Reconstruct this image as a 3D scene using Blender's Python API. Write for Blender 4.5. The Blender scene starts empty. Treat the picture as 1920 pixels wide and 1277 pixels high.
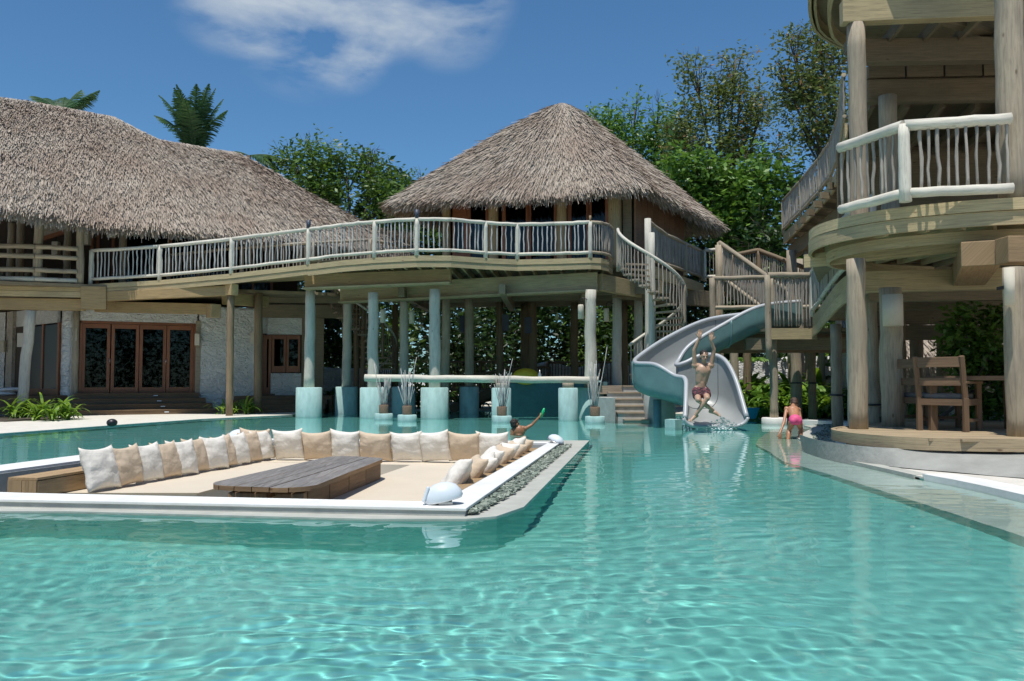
import bpy, math, random
import numpy as np
from mathutils import Vector, Matrix, noise
from mathutils.geometry import tessellate_polygon
R = random.Random(7)
NP = np.random.default_rng(7)
sc = bpy.context.scene
COL = sc.collection
PI = math.pi
# ------------------------------------------------------------------ camera, sky, sun, exposure
CAMZ, PITCH, FOC = 1.07, math.atan(76/1600), 1600.0
cam = bpy.data.cameras.new('camera'); cam_o = bpy.data.objects.new('camera', cam); COL.objects.link(cam_o)
cam.lens = 30; cam.sensor_width = 36; cam.clip_end = 2000; cam.clip_start = .05
cam_o.location = (0, 0, CAMZ); cam_o.rotation_euler = (PI/2+PITCH, 0, 0); sc.camera = cam_o
SUN = Vector((-.10, -.32, 1)).normalized()
w = bpy.data.worlds.new('World'); sc.world = w; w.use_nodes = True
nt = w.node_tree; N = nt.nodes; L = nt.links
bg = N['Background']
sky = N.new('ShaderNodeTexSky'); sky.sky_type = 'NISHITA'; sky.sun_disc = False
sky.sun_elevation = math.asin(SUN.z); sky.sun_rotation = math.atan2(SUN.x, SUN.y)
sky.altitude = 0; sky.air_density = 1.0; sky.dust_density = .25; sky.ozone_density = 3.0
tc = N.new('ShaderNodeTexCoord')
# thin clouds, as a procedural layer of the sky itself
mp = N.new('ShaderNodeMapping'); mp.inputs['Scale'].default_value = (1.2, 1.2, 3.0); L.new(tc.outputs['Generated'], mp.inputs[0])
cn = N.new('ShaderNodeTexNoise'); cn.inputs['Scale'].default_value = 5.6; cn.inputs['Detail'].default_value = 9; cn.inputs['Roughness'].default_value = .55; cn.inputs['Distortion'].default_value = .25
L.new(mp.outputs[0], cn.inputs['Vector'])
cr = N.new('ShaderNodeValToRGB'); cr.color_ramp.elements[0].position = .40; cr.color_ramp.elements[1].position = .84
L.new(cn.outputs['Fac'], cr.inputs[0])
def dirblob(px, py, rad):                    # soft mask round one direction in the sky
    d = Vector(((px-960)/FOC, 1, (714.5-py)/FOC)).normalized()
    dp = N.new('ShaderNodeVectorMath'); dp.operation = 'DOT_PRODUCT'; dp.inputs[1].default_value = d
    nv = N.new('ShaderNodeVectorMath'); nv.operation = 'NORMALIZE'; L.new(tc.outputs['Generated'], nv.inputs[0]); L.new(nv.outputs[0], dp.inputs[0])
    mr = N.new('ShaderNodeMapRange'); mr.interpolation_type = 'SMOOTHSTEP'
    mr.inputs['From Min'].default_value = math.cos(rad); mr.inputs['From Max'].default_value = 1.0
    L.new(dp.outputs['Value'], mr.inputs['Value']); return mr.outputs[0]
acc = None
for b in [(565, 0, .105), (430, -40, .08), (640, 70, .06), (840, -10, .08), (780, -60, .06), (720, 10, .06)]:
    o = dirblob(*b)
    if acc is None: acc = o
    else:
        m = N.new('ShaderNodeMath'); m.operation = 'ADD'; m.use_clamp = True; L.new(acc, m.inputs[0]); L.new(o, m.inputs[1]); acc = m.outputs[0]
mu = N.new('ShaderNodeMath'); mu.operation = 'MULTIPLY'; L.new(cr.outputs[0], mu.inputs[0]); L.new(acc, mu.inputs[1])
mu2 = N.new('ShaderNodeMath'); mu2.operation = 'MULTIPLY'; mu2.use_clamp = True; mu2.inputs[1].default_value = 1.7; L.new(mu.outputs[0], mu2.inputs[0])
tint = N.new('ShaderNodeMix'); tint.data_type = 'RGBA'; tint.blend_type = 'MULTIPLY'; tint.inputs[0].default_value = 1
tint.inputs[7].default_value = (.55, .84, 1.0, 1); L.new(sky.outputs[0], tint.inputs[6])
mx = N.new('ShaderNodeMix'); mx.data_type = 'RGBA'; mx.inputs[7].default_value = (4.2, 4.9, 5.7, 1)
L.new(mu2.outputs[0], mx.inputs[0]); L.new(tint.outputs[2], mx.inputs[6]); L.new(mx.outputs[2], bg.inputs[0])
bg.inputs[1].default_value = .112
sl = bpy.data.lights.new('sun', 'SUN'); sl.energy = 4.2; sl.angle = math.radians(.5); sl.color = (1, .96, .9)
sl.cycles.is_caustics_light = True
sun_o = bpy.data.objects.new('sun', sl); COL.objects.link(sun_o); sun_o.rotation_euler = SUN.to_track_quat('Z', 'Y').to_euler(); sun_o.location = (0, -10, 30)
sc.view_settings.view_transform = 'Standard'; sc.view_settings.look = 'None'; sc.view_settings.gamma = 1
sc.view_settings.exposure = .03
sc.render.engine = 'CYCLES'
sc.cycles.max_bounces = 9; sc.cycles.transparent_max_bounces = 12; sc.cycles.use_denoising = True
sc.cycles.caustics_reflective = False; sc.cycles.sample_clamp_indirect = 8

# ------------------------------------------------------------------ pixel <-> place
def P(px, py, Y):                            # point at distance Y seen at pixel (px, py) of the 1920 px photo
    s, c = math.sin(PITCH), math.cos(PITCH)
    a, b = (px-960)/FOC, (638.5-py)/FOC
    d = Vector((a, c - b*s, s + b*c))
    t = Y/d.y
    return Vector((d.x*t, Y, CAMZ + d.z*t))
def Pz(px, py, z):                           # the same, on the level z
    p = P(px, py, 1.0); t = (z-CAMZ)/(p.z-CAMZ)
    return Vector((p.x*t, t, z))
def XY(v): return (v[0], v[1])

# ------------------------------------------------------------------ mesh builder
class MB:
    def __init__(s): s.v = []; s.f = []; s.u = []; s.sm = []
    def face(s, idx, uv, smooth=False): s.f.append(tuple(idx)); s.u.append(uv); s.sm.append(smooth)
    def beam(s, p0, p1, w, h, up=(0, 0, 1), roll=0):
        p0, p1 = Vector(p0), Vector(p1); d = p1-p0; ln = d.length
        if ln < 1e-6: return s
        d /= ln; up = Vector(up)
        if abs(d.dot(up)) > .98: up = Vector((0, 1, 0))
        r = d.cross(up).normalized(); u = r.cross(d)
        if roll: q = Matrix.Rotation(roll, 3, d); r = q @ r; u = q @ u
        b = len(s.v); ou, ov = R.random()*9, R.random()*9
        for p in (p0, p1):
            for a, c in ((-1, -1), (1, -1), (1, 1), (-1, 1)): s.v.append(p + r*(a*w/2) + u*(c*h/2))
        dims = (w, h, w, h); acc = 0
        for k in range(4):
            k2 = (k+1) % 4
            s.face((b+k, b+k2, b+4+k2, b+4+k), [(ou, ov+acc), (ou, ov+acc+dims[k]), (ou+ln, ov+acc+dims[k]), (ou+ln, ov+acc)]); acc += dims[k]
        for q in ((3, 2, 1, 0), (4, 5, 6, 7)):
            s.face([b+i for i in q], [(ou, ov), (ou+.02, ov+w), (ou+.02, ov+w+h), (ou, ov+h)])
        return s
    def box(s, x0, x1, y0, y1, z0, z1):
        return s.beam((x0, (y0+y1)/2, (z0+z1)/2), (x1, (y0+y1)/2, (z0+z1)/2), abs(y1-y0), abs(z1-z0))
    def tube(s, pts, rad, n=10, caps=True, smooth=True):
        pts = [Vector(p) for p in pts]; m = len(pts)
        if not hasattr(rad, '__len__'): rad = [rad]*m
        b = len(s.v); ref = None; acc = 0; ou, ov = R.random()*9, R.random()*9; ls = []
        for i, p in enumerate(pts):
            t = (pts[min(i+1, m-1)]-pts[max(i-1, 0)]).normalized()
            if ref is None:
                ref = Vector((1, 0, 0)) if abs(t.x) < .8 else Vector((0, 1, 0))
            r = (ref - t*ref.dot(t)).normalized(); u = t.cross(r); ref = r
            if i: acc += (p-pts[i-1]).length
            ls.append(acc)
            for k in range(n):
                a = 2*PI*k/n; s.v.append(p + (r*math.cos(a)+u*math.sin(a))*rad[i])
        per = 2*PI*max(rad)
        for i in range(m-1):
            for k in range(n):
                k2 = (k+1) % n
                s.face((b+i*n+k, b+i*n+k2, b+(i+1)*n+k2, b+(i+1)*n+k),
                       [(ou+ls[i], ov+per*k/n), (ou+ls[i], ov+per*(k+1)/n), (ou+ls[i+1], ov+per*(k+1)/n), (ou+ls[i+1], ov+per*k/n)], smooth)
        if caps:
            c = [(ou+.02*math.cos(2*PI*k/n), ov+rad[0]*math.sin(2*PI*k/n)) for k in range(n)]
            s.face([b+k for k in range(n-1, -1, -1)], c); s.face([b+(m-1)*n+k for k in range(n)], c)
        return s
    def ribbon(s, pl, z0, z1, th, closed=False):         # a board bent along a plan polyline; z0/z1 number or list; th to the left
        pl = [Vector((p[0], p[1])) for p in pl]; m = len(pl)
        g = lambda z, i: z[i] if hasattr(z, '__len__') else z
        b = len(s.v); acc = 0; ls = []; ou, ov = R.random()*9, R.random()*9
        for i, p in enumerate(pl):
            if closed: t = pl[(i+1) % m]-pl[i-1]
            else: t = pl[min(i+1, m-1)]-pl[max(i-1, 0)]
            t.normalize(); n = Vector((-t.y, t.x))
            if i: acc += (p-pl[i-1]).length
            ls.append(acc); q = p+n*th
            s.v += [Vector((p.x, p.y, g(z0, i))), Vector((p.x, p.y, g(z1, i))), Vector((q.x, q.y, g(z1, i))), Vector((q.x, q.y, g(z0, i)))]
        H = [abs(g(z1, 0)-g(z0, 0)), abs(th)]*2
        seg = m if closed else m-1
        for i in range(seg):
            j = (i+1) % m; a2 = ls[j] if j else ls[i]+(pl[0]-pl[i]).length; vv = 0
            for k in range(4):
                k2 = (k+1) % 4
                s.face((b+i*4+k, b+j*4+k, b+j*4+k2, b+i*4+k2), [(ou+ls[i], ov+vv), (ou+a2, ov+vv), (ou+a2, ov+vv+H[k]), (ou+ls[i], ov+vv+H[k])]); vv += H[k]
        if not closed:
            s.face((b, b+1, b+2, b+3), [(ou, ov), (ou, ov+.1), (ou+.1, ov+.1), (ou+.1, ov)])
            e = b+(m-1)*4; s.face((e+3, e+2, e+1, e), [(ou, ov), (ou, ov+.1), (ou+.1, ov+.1), (ou+.1, ov)])
        return s
    def prism(s, pl, z0, z1, holes=(), bottom=True):
        loops = [[Vector((p[0], p[1], 0)) for p in l] for l in [pl]+list(holes)]
        flat = [p for l in loops for p in l]; tri = tessellate_polygon(loops)
        b = len(s.v); n = len(flat); ou, ov = R.random()*9, R.random()*9
        for z in (z0, z1): s.v += [Vector((p.x, p.y, z)) for p in flat]
        for t in tri:
            a, c, d = [flat[i] for i in t]
            if (c-a).cross(d-a).z < 0: t = t[::-1]
            uv = [(flat[i].x+ou, flat[i].y+ov) for i in t]
            s.face([b+n+i for i in t], uv)
            if bottom: s.face([b+i for i in t[::-1]], uv[::-1])
        k0 = 0
        for l in loops:
            m = len(l); acc = 0
            for i in range(m):
                j = (i+1) % m; d = (l[j]-l[i]).length
                s.face((b+k0+i, b+k0+j, b+n+k0+j, b+n+k0+i), [(ou+acc, ov), (ou+acc+d, ov), (ou+acc+d, ov+z1-z0), (ou+acc, ov+z1-z0)]); acc += d
            k0 += m
        return s
    def lathe(s, prof, c, n=20, smooth=True, rot=None):     # prof [(r,z)...]
        c = Vector(c); b = len(s.v); ou = R.random()*9; acc = 0; ac = []
        for i, (r, z) in enumerate(prof):
            if i: acc += math.hypot(r-prof[i-1][0], z-prof[i-1][1])
            ac.append(acc)
            for k in range(n):
                a = 2*PI*k/n; q = Vector((r*math.cos(a), r*math.sin(a), z))
                if rot is not None: q = rot @ q
                s.v.append(c+q)
        for i in range(len(prof)-1):
            for k in range(n):
                k2 = (k+1) % n; rr = max(prof[i][0], .01)
                s.face((b+i*n+k, b+i*n+k2, b+(i+1)*n+k2, b+(i+1)*n+k), [(ou+ac[i], rr*2*PI*k/n), (ou+ac[i], rr*2*PI*(k+1)/n), (ou+ac[i+1], rr*2*PI*(k+1)/n), (ou+ac[i+1], rr*2*PI*k/n)], smooth)
        if prof[0][0] > 1e-4: s.face([b+k for k in range(n-1, -1, -1)], [(0, 0)]*n)
        if prof[-1][0] > 1e-4: s.face([b+(len(prof)-1)*n+k for k in range(n)], [(0, 0)]*n)
        return s
    def ball(s, c, r, n=14, m=9, rot=None):
        if not hasattr(r, '__len__'): r = (r, r, r)
        prof = [(math.sin(PI*i/m), -math.cos(PI*i/m)) for i in range(m+1)]
        S = Matrix.Diagonal(Vector(r)); S = rot @ S if rot is not None else S
        return s.lathe(prof, c, n, True, S)
    def build(s, name, mat, parent=None, kind=None, label=None, smooth=None, recv=False, bevel=0):
        off = Vector(ORG.get(parent.name, (0, 0, 0))) if parent else Vector((0, 0, 0))
        me = bpy.data.meshes.new(name)
        me.from_pydata([tuple(v-off) for v in s.v], [], s.f)
        uvl = me.uv_layers.new(name='UVMap')
        uvl.data.foreach_set('uv', [c for u in s.u for p in u for c in p])
        me.polygons.foreach_set('use_smooth', s.sm if smooth is None else [smooth]*len(s.f))
        for m in (mat if isinstance(mat, (list, tuple)) else [mat]): me.materials.append(m)
        o = bpy.data.objects.new(name, me); COL.objects.link(o)
        if parent: o.parent = parent; ORG[o.name] = tuple(off)
        if kind: o['kind'] = kind
        if label: o['label'] = label
        if recv: o.cycles.is_caustics_receiver = True
        if bevel:
            b = o.modifiers.new('bevel', 'BEVEL'); b.width = bevel; b.segments = 2; b.limit_method = 'ANGLE'
        return o
ORG = {}
def thing(name, label, cat, loc=(0, 0, 0), group=None):
    o = bpy.data.objects.new(name, None); COL.objects.link(o); o.location = loc; o.empty_display_size = .2
    ORG[o.name] = tuple(loc); tag(o, label, cat, group); return o
def tag(o, label, cat, group=None):
    o['label'] = label; o['category'] = cat
    if group: o['group'] = group
    return o
def struct(o): o['kind'] = 'structure'; return o
def inst(src, parent, loc, scale=(1, 1, 1), rz=0, name=None, rot=None):   # a copy of a part sharing its mesh (world loc)
    o = bpy.data.objects.new(name or src.name.split('.')[0], src); COL.objects.link(o); o.parent = parent
    off = Vector(ORG.get(parent.name, (0, 0, 0))) if parent else Vector((0, 0, 0))
    o.location = Vector(loc)-off; o.scale = scale; o.rotation_euler = rot or (0, 0, rz); return o
def quads(name, V, mat, parent=None, kind=None, tri=False, smooth=False):   # V (n,4,3) loose quads, fast
    V = np.asarray(V, dtype=np.float32); n, k = V.shape[0], V.shape[1]
    off = ORG.get(parent.name, (0, 0, 0)) if parent else (0, 0, 0)
    V = V - np.array(off, dtype=np.float32)
    me = bpy.data.meshes.new(name); me.vertices.add(n*k); me.vertices.foreach_set('co', V.reshape(-1))
    me.loops.add(n*k); me.loops.foreach_set('vertex_index', np.arange(n*k, dtype=np.int32))
    me.polygons.add(n); me.polygons.foreach_set('loop_start', np.arange(0, n*k, k, dtype=np.int32))
    me.polygons.foreach_set('loop_total', np.full(n, k, dtype=np.int32)); me.update(calc_edges=True)
    me.materials.append(mat); o = bpy.data.objects.new(name, me); COL.objects.link(o)
    if parent: o.parent = parent; ORG[o.name] = off
    if kind: o['kind'] = kind
    return o

# ------------------------------------------------------------------ materials
MATS = {}
class NT:
    def __init__(s, name):
        s.m = bpy.data.materials.new(name); s.m.use_nodes = True; s.t = s.m.node_tree; s.b = s.t.nodes['Principled BSDF']; s.out = s.t.nodes['Material Output']
        s.tc = s.n('ShaderNodeTexCoord')
    def n(s, k, **kw):
        x = s.t.nodes.new(k)
        for a, b in kw.items(): setattr(x, a, b)
        return x
    def l(s, a, b): s.t.links.new(a, b)
    def map(s, src, sc_): m = s.n('ShaderNodeMapping'); m.inputs['Scale'].default_value = sc_; s.l(s.tc.outputs[src], m.inputs[0]); return m.outputs[0]
    def noise(s, vec, scale, detail=4, rough=.5, dist=0):
        x = s.n('ShaderNodeTexNoise'); x.inputs['Scale'].default_value = scale; x.inputs['Detail'].default_value = detail; x.inputs['Roughness'].default_value = rough; x.inputs['Distortion'].default_value = dist
        s.l(vec, x.inputs['Vector']); return x.outputs['Fac']
    def ramp(s, fac, stops):
        r = s.n('ShaderNodeValToRGB'); e = r.color_ramp.elements
        while len(e) < len(stops): e.new(.5)
        for i, (p, c) in enumerate(stops): e[i].position = p; e[i].color = (*c, 1) if len(c) == 3 else c
        s.l(fac, r.inputs[0]); return r.outputs[0]
    def mix(s, a, b, f, mode='MIX'):
        x = s.n('ShaderNodeMix', data_type='RGBA', blend_type=mode)
        if hasattr(f, 'links'): s.l(f, x.inputs[0])
        else: x.inputs[0].default_value = f
        for v, i in ((a, 6), (b, 7)):
            if hasattr(v, 'links'): s.l(v, x.inputs[i])
            else: x.inputs[i].default_value = (*v, 1)
        return x.outputs[2]
    def bump(s, h, strength, dist=.01):
        b = s.n('ShaderNodeBump'); b.inputs['Strength'].default_value = strength; b.inputs['Distance'].default_value = dist
        s.l(h, b.inputs['Height']); s.l(b.outputs[0], s.b.inputs['Normal'])
    def base(s, c):
        if hasattr(c, 'links'): s.l(c, s.b.inputs['Base Color'])
        else: s.b.inputs['Base Color'].default_value = (*c, 1)
    def rough(s, r): s.b.inputs['Roughness'].default_value = r
def _k(): pass
def k3(c, f): return tuple(min(.95, x*f) for x in c)
def wood(name, c, dark=.62, light=1.25, rough=.75, knots=True, grain=28, tintvar=.25):
    x = NT(name); v = x.map('UV', (1.3, grain, 1)); g = x.noise(v, 1.6, 5, .6, .6)
    col = x.ramp(g, [(.28, k3(c, dark)), (.5, c), (.75, k3(c, light))])
    gf = x.noise(x.map('UV', (4.5, grain*3.5, 1)), 1.3, 4, .65); col = x.mix(col, x.ramp(gf, [(.30, (.55, .52, .48)), (.48, (1, 1, 1))]), .55, 'MULTIPLY')
    v2 = x.map('UV', (.6, .9, 1)); p = x.noise(v2, 1.5, 3)
    col = x.mix(col, k3((c[0]*.8, c[1]*.84, c[2]*.9), .8), x.ramp(p, [(.45, (0, 0, 0)), (.72, (.6, .6, .6))]))
    if knots:
        vo = x.n('ShaderNodeTexVoronoi'); vo.inputs['Scale'].default_value = 1.0; x.l(x.map('UV', (1.8, 4.2, 1)), vo.inputs['Vector'])
        col = x.mix(col, k3((c[0], c[1]*.75, c[2]*.6), .35), x.ramp(vo.outputs['Distance'], [(.03, (.9, .9, .9)), (.085, (0, 0, 0))]))
    oi = x.n('ShaderNodeObjectInfo'); hv = x.ramp(oi.outputs['Random'], [(0, (1-tintvar,)*3), (1, (1, 1, 1))])
    col = x.mix(col, hv, 1.0, 'MULTIPLY')
    x.base(col); x.rough(rough); x.bump(g, .35, .006); return x.m
M = {}
M['pine'] = wood('treated_pine', (.54, .425, .235))
M['pine_warm'] = wood('warm_pine', (.52, .36, .17))
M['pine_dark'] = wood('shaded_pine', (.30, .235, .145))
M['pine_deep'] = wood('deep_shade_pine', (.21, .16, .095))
M['pine_end'] = wood('beam_end_pine', (.36, .235, .12))
M['bench'] = wood('bench_wood', (.46, .31, .16), grain=18)
M['log'] = wood('peeled_log', (.45, .37, .26), grain=14)
M['log_brown'] = wood('brown_log', (.27, .19, .11), grain=14)
M['log_white'] = wood('bleached_log', (.74, .69, .57), dark=.75, light=1.12, grain=12, tintvar=.12)
M['log_blue'] = wood('limewashed_log', (.64, .61, .51), dark=.8, light=1.12, grain=10, tintvar=.12)
M['stick'] = wood('driftwood_stick', (.45, .40, .33), grain=20, knots=False)
M['stick_white'] = wood('bleached_stick', (.58, .57, .54), grain=20, knots=False)
M['stick_brown'] = wood('brown_stick', (.32, .24, .17), grain=20, knots=False)
M['red'] = wood('red_hardwood', (.32, .115, .045), rough=.45, knots=False, tintvar=.15)
M['tan_board'] = wood('tan_board', (.30, .17, .10), knots=False)
M['table'] = wood('weathered_table', (.25, .23, .21), dark=.5, light=1.4, grain=22, rough=.8)
M['table_leg'] = wood('table_leg', (.36, .22, .11))
M['chair'] = wood('chair_wood', (.24, .15, .085), knots=False)
M['step'] = wood('step_board', (.20, .125, .065), knots=False)
M['step_pale'] = wood('pale_step_board', (.42, .33, .235), knots=False)
M['deck'] = wood('deck_board', (.50, .38, .23))
def plain(name, c, rough=.6, var=.12, scale=6, bump=0, bs=40, metallic=0, bd=.01):
    x = NT(name); v = x.map('Object', (1, 1, 1)); n = x.noise(v, scale, 6, .6)
    x.base(x.ramp(n, [(.3, k3(c, 1-var)), (.7, k3(c, 1+var))])); x.rough(rough); x.b.inputs['Metallic'].default_value = metallic
    if bump: x.bump(x.noise(v, bs, 4), bump, bd)
    return x.m
def plaster(name, c):
    x = NT(name); v = x.map('Object', (1, 1, 1.6)); n = x.noise(v, 1.2, 6, .6); big = x.noise(v, 6.5, 3, .5, .9)
    x.base(x.ramp(n, [(.3, k3(c, .82)), (.65, c)])); x.rough(.85); x.bump(big, 1.0, .10); return x.m
M['plaster'] = plaster('rough_white_plaster', (.76, .755, .71))
M['plaster_tan'] = plaster('sand_render', (.52, .46, .37))
M['white_rim'] = plain('white_rim', (.78, .77, .73), .7, .10, 3, .25, 30)
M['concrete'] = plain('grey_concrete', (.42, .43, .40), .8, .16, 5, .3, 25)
M['ledge'] = plain('pale_ledge', (.46, .46, .40), .7, .12, 4, .25, 20)
M['sand'] = plain('white_sand', (.70, .66, .57), .95, .10, 2.5, .5, 60, bd=.02)
def colbase():
    x = NT('aqua_concrete'); v = x.map('Object', (1, 1, .35)); n = x.noise(v, 5, 7, .65)
    c = (.42, .62, .59); col = x.ramp(n, [(.3, k3(c, .72)), (.55, c), (.8, (.55, .68, .64))]); x.base(col); x.rough(.8); x.bump(n, .3, .01); return x.m
M['aqua'] = colbase()
M['pool'] = plain('pool_plaster', (.245, .68, .605), .7, .08, 1.3)
M['pool_shelf'] = plain('pale_shelf', (.70, .76, .66), .7, .1, 2)
M['pillow_white'] = plain('white_canvas', (.78, .73, .64), .9, .05, 4, .5, 11, bd=.02)
M['pillow_tan'] = plain('tan_canvas', (.62, .49, .35), .9, .06, 4, .5, 11, bd=.02)
M['cushion'] = plain('beige_canvas', (.64, .555, .43), .95, .04, 2, .12, 6, bd=.02)
M['slide_in'] = plain('grey_fibreglass', (.32, .335, .325), .35, .08, 2.2)
M['slide_out'] = plain('teal_fibreglass', (.13, .235, .235), .4, .14, 3)
M['slide_rim'] = plain('pale_rim', (.44, .46, .475), .35, .06, 3)
M['black'] = plain('black_plastic', (.02, .02, .022), .4)
M['navy'] = plain('dark_cap', (.05, .06, .09), .5)
M['fix'] = plain('white_plastic', (.72, .76, .80), .35, .04)
M['fix_grey'] = plain('grey_lens', (.42, .48, .50), .2, .05)
M['steel'] = plain('steel', (.5, .5, .5), .3, .05, metallic=.8)
M['shade'] = plain('parchment_shade', (.62, .56, .44), .8, .05)
M['coir'] = plain('coir_rope', (.22, .15, .10), .95, .3, 60, .6, 90)
M['yellow'] = plain('yellow_fabric', (.62, .42, .02), .6)
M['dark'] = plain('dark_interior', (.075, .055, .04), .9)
M['curtain'] = plain('grey_curtain', (.16, .18, .21), .95, .2, 3)
M['blue'] = plain('bright_blue', (.03, .30, .62), .5)
M['soil'] = plain('dark_soil', (.07, .055, .04), .95, .3, 3, .5, 30)
M['cushion_grey'] = plain('grey_cushion', (.16, .155, .15), .95)
M['towel'] = plain('white_towel', (.72, .72, .74), .95, .06, 8, .5, 50)
M['hair'] = plain('dark_hair', (.03, .02, .015), .6, .4, 60, .7, 120)
M['hair_brown'] = plain('wet_brown_hair', (.07, .035, .02), .5, .4, 60, .7, 120)
M['green'] = plain('green_plastic', (.02, .5, .18), .4)
M['pink'] = plain('pink_swimwear', (.80, .10, .26), .6, .06, 20)
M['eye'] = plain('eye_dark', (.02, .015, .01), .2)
M['lip'] = plain('lip', (.35, .13, .10), .5)
def skinm(name, c):
    x = NT(name); v = x.map('Object', (1, 1, 1)); n = x.noise(v, 9, 5); x.base(x.ramp(n, [(.3, k3(c, .88)), (.7, k3(c, 1.08))])); x.rough(.42)
    x.b.inputs['Subsurface Weight'].default_value = .12; x.b.inputs['Subsurface Radius'].default_value = (.02, .008, .004); return x.m
M['skin'] = skinm('man_skin', (.52, .33, .23)); M['skin2'] = skinm('child_skin', (.46, .22, .12)); M['skin3'] = skinm('boy_skin', (.34, .16, .08))
def shortm():
    x = NT('patterned_shorts'); v = x.map('Object', (1, 1, 2.2)); n = x.noise(v, 13, 2, .5, 1.0)
    x.base(x.ramp(n, [(.45, (.03, .015, .02)), (.5, (.04, .015, .02)), (.59, (.28, .06, .08)), (.63, (.03, .02, .03)), (.68, (.40, .30, .30))])); x.rough(.8); return x.m
M['shorts'] = shortm()
def leafm(name, a, b, c=None, trans=.35, rough=.45):
    x = NT(name); g = x.n('ShaderNodeNewGeometry'); stops = [(0, a), (1, b)] if c is None else [(0, a), (.72, b), (.9, b), (1, c)]
    col = x.ramp(g.outputs['Random Per Island'], stops); x.base(col); x.rough(rough)
    tr = x.n('ShaderNodeBsdfTranslucent'); x.l(x.mix(col, (1.0, 1.0, .35), .35, 'MULTIPLY'), tr.inputs[0])
    ms = x.n('ShaderNodeMixShader'); ms.inputs[0].default_value = trans; x.l(x.b.outputs[0], ms.inputs[1]); x.l(tr.outputs[0], ms.inputs[2]); x.l(ms.outputs[0], x.out.inputs[0]); return x.m
M['leaf'] = leafm('leaf_green', (.045, .10, .015), (.17, .29, .045))
M['leaf_bright'] = leafm('leaf_bright', (.06, .15, .022), (.21, .37, .06))
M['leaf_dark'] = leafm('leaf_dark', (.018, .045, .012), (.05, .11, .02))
M['leaf_autumn'] = leafm('leaf_mixed', (.075, .115, .028), (.20, .25, .07), (.40, .17, .06))
M['leaf_palm'] = leafm('leaf_palm', (.03, .09, .03), (.09, .18, .06))
M['leaf_strap'] = leafm('leaf_strap', (.08, .20, .02), (.28, .42, .04))
M['bark'] = plain('bark', (.10, .075, .055), .9, .3, 8, .6, 30)
def thatchm(name, c, dk=.55, lt=1.5):
    x = NT(name); g = x.n('ShaderNodeNewGeometry')
    col = x.ramp(g.outputs['Random Per Island'], [(0, k3(c, dk)), (.5, c), (1, k3(c, lt))])
    n = x.noise(x.map('Object', (1, 1, 1)), .7, 4); col = x.mix(col, k3((c[0]*1.02, c[1]*.88, c[2]*.82), .72), x.ramp(n, [(.42, (0, 0, 0)), (.68, (.7, .7, .7))]))
    x.base(col); x.rough(.85); return x.m
M['thatch'] = thatchm('thatch_straw', (.44, .375, .30), .76, 1.20)
M['thatch_base'] = plain('thatch_base', (.24, .21, .18), .95, .3, 20, .7, 60)
M['thatch_edge'] = thatchm('thatch_fringe', (.52, .45, .36), .5, 1.3)
def stonem():
    x = NT('green_pebble'); g = x.n('ShaderNodeNewGeometry'); x.base(x.ramp(g.outputs['Random Per Island'], [(0, (.07, .09, .07)), (.5, (.20, .245, .19)), (1, (.42, .45, .36))])); x.rough(.6); return x.m
M['stone'] = stonem()
def glassm():
    x = NT('window_glass'); gl = x.n('ShaderNodeBsdfGlossy'); gl.inputs['Roughness'].default_value = .02; gl.inputs['Color'].default_value = (.8, .85, .85, 1)
    tr = x.n('ShaderNodeBsdfTransparent'); tr.inputs[0].default_value = (.30, .32, .32, 1); fr = x.n('ShaderNodeFresnel'); fr.inputs[0].default_value = 1.42
    ms = x.n('ShaderNodeMixShader'); x.l(fr.outputs[0], ms.inputs[0]); x.l(tr.outputs[0], ms.inputs[1]); x.l(gl.outputs[0], ms.inputs[2]); x.l(ms.outputs[0], x.out.inputs[0]); return x.m
M['glass'] = glassm(); M['glass_dark'] = plain('dark_door_glass', (.02, .022, .022), .35, .1)
def waterm():
    x = NT('water_surface'); g = x.n('ShaderNodeBsdfGlass'); g.inputs['IOR'].default_value = 1.33; g.inputs['Roughness'].default_value = 0; g.inputs['Color'].default_value = (.90, .985, .98, 1)
    b = x.n('ShaderNodeBump'); b.inputs['Strength'].default_value = .04; b.inputs['Distance'].default_value = .004
    x.l(x.noise(x.map('Object', (.8, 1.5, 1)), 14, 3, .6, .4), b.inputs['Height']); x.l(b.outputs[0], g.inputs['Normal'])
    x.l(g.outputs[0], x.out.inputs[0]); return x.m
M['water'] = waterm()

# ------------------------------------------------------------------ the pool and the ground
ISL = [(-.37, 6.73), (.79, 14.0), (-5.2, 15.0), (-6.5, 7.65), (-4.3, 7.25)]           # outer line of the white rim
LEDGE = [(-1.1, 6.62), (-.35, 6.62), (-.12, 6.75), (.10, 7.25), (1.38, 15.3), (.6, 15.3), (-5.35, 15.45), (-6.75, 7.7), (-6.9, 6.6), (-4.42, 6.6), (-4.28, 7.0), (-3.6, 7.0)]
POOL = [(-4.42, 6.6), (-4.3, 3), (-4.6, -6), (4.75, -6), (4.6, 3), (4.58, 7.3), (4.60, 8.6), (4.46, 9.4), (4.46, 10.2), (4.44, 11.0), (4.52, 12.2), (4.85, 13.1), (5.55, 14.6), (5.75, 15.6), (6.1, 16.4), (7.0, 18.2), (7.45, 19.6), (7.6, 20.8), (8.2, 22.3), (8.3, 23.8), (7.1, 25.6),
        (5.2, 27.5), (2.5, 29), (-1, 30.5), (-3.5, 31), (-6.0, 30.6), (-6.9, 28.6), (-6.8, 26.5), (-8.55, 23.6), (-9.5, 20), (-10.2, 17), (-10.6, 12), (-10.8, 6.6)]
FLOOR_Z = -1.15
big = [(-400, -60), (400, -60), (400, 600), (-400, 600)]
struct(MB().prism(big, -.6, .03, holes=[POOL], bottom=False).build('ground', M['sand']))
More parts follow.
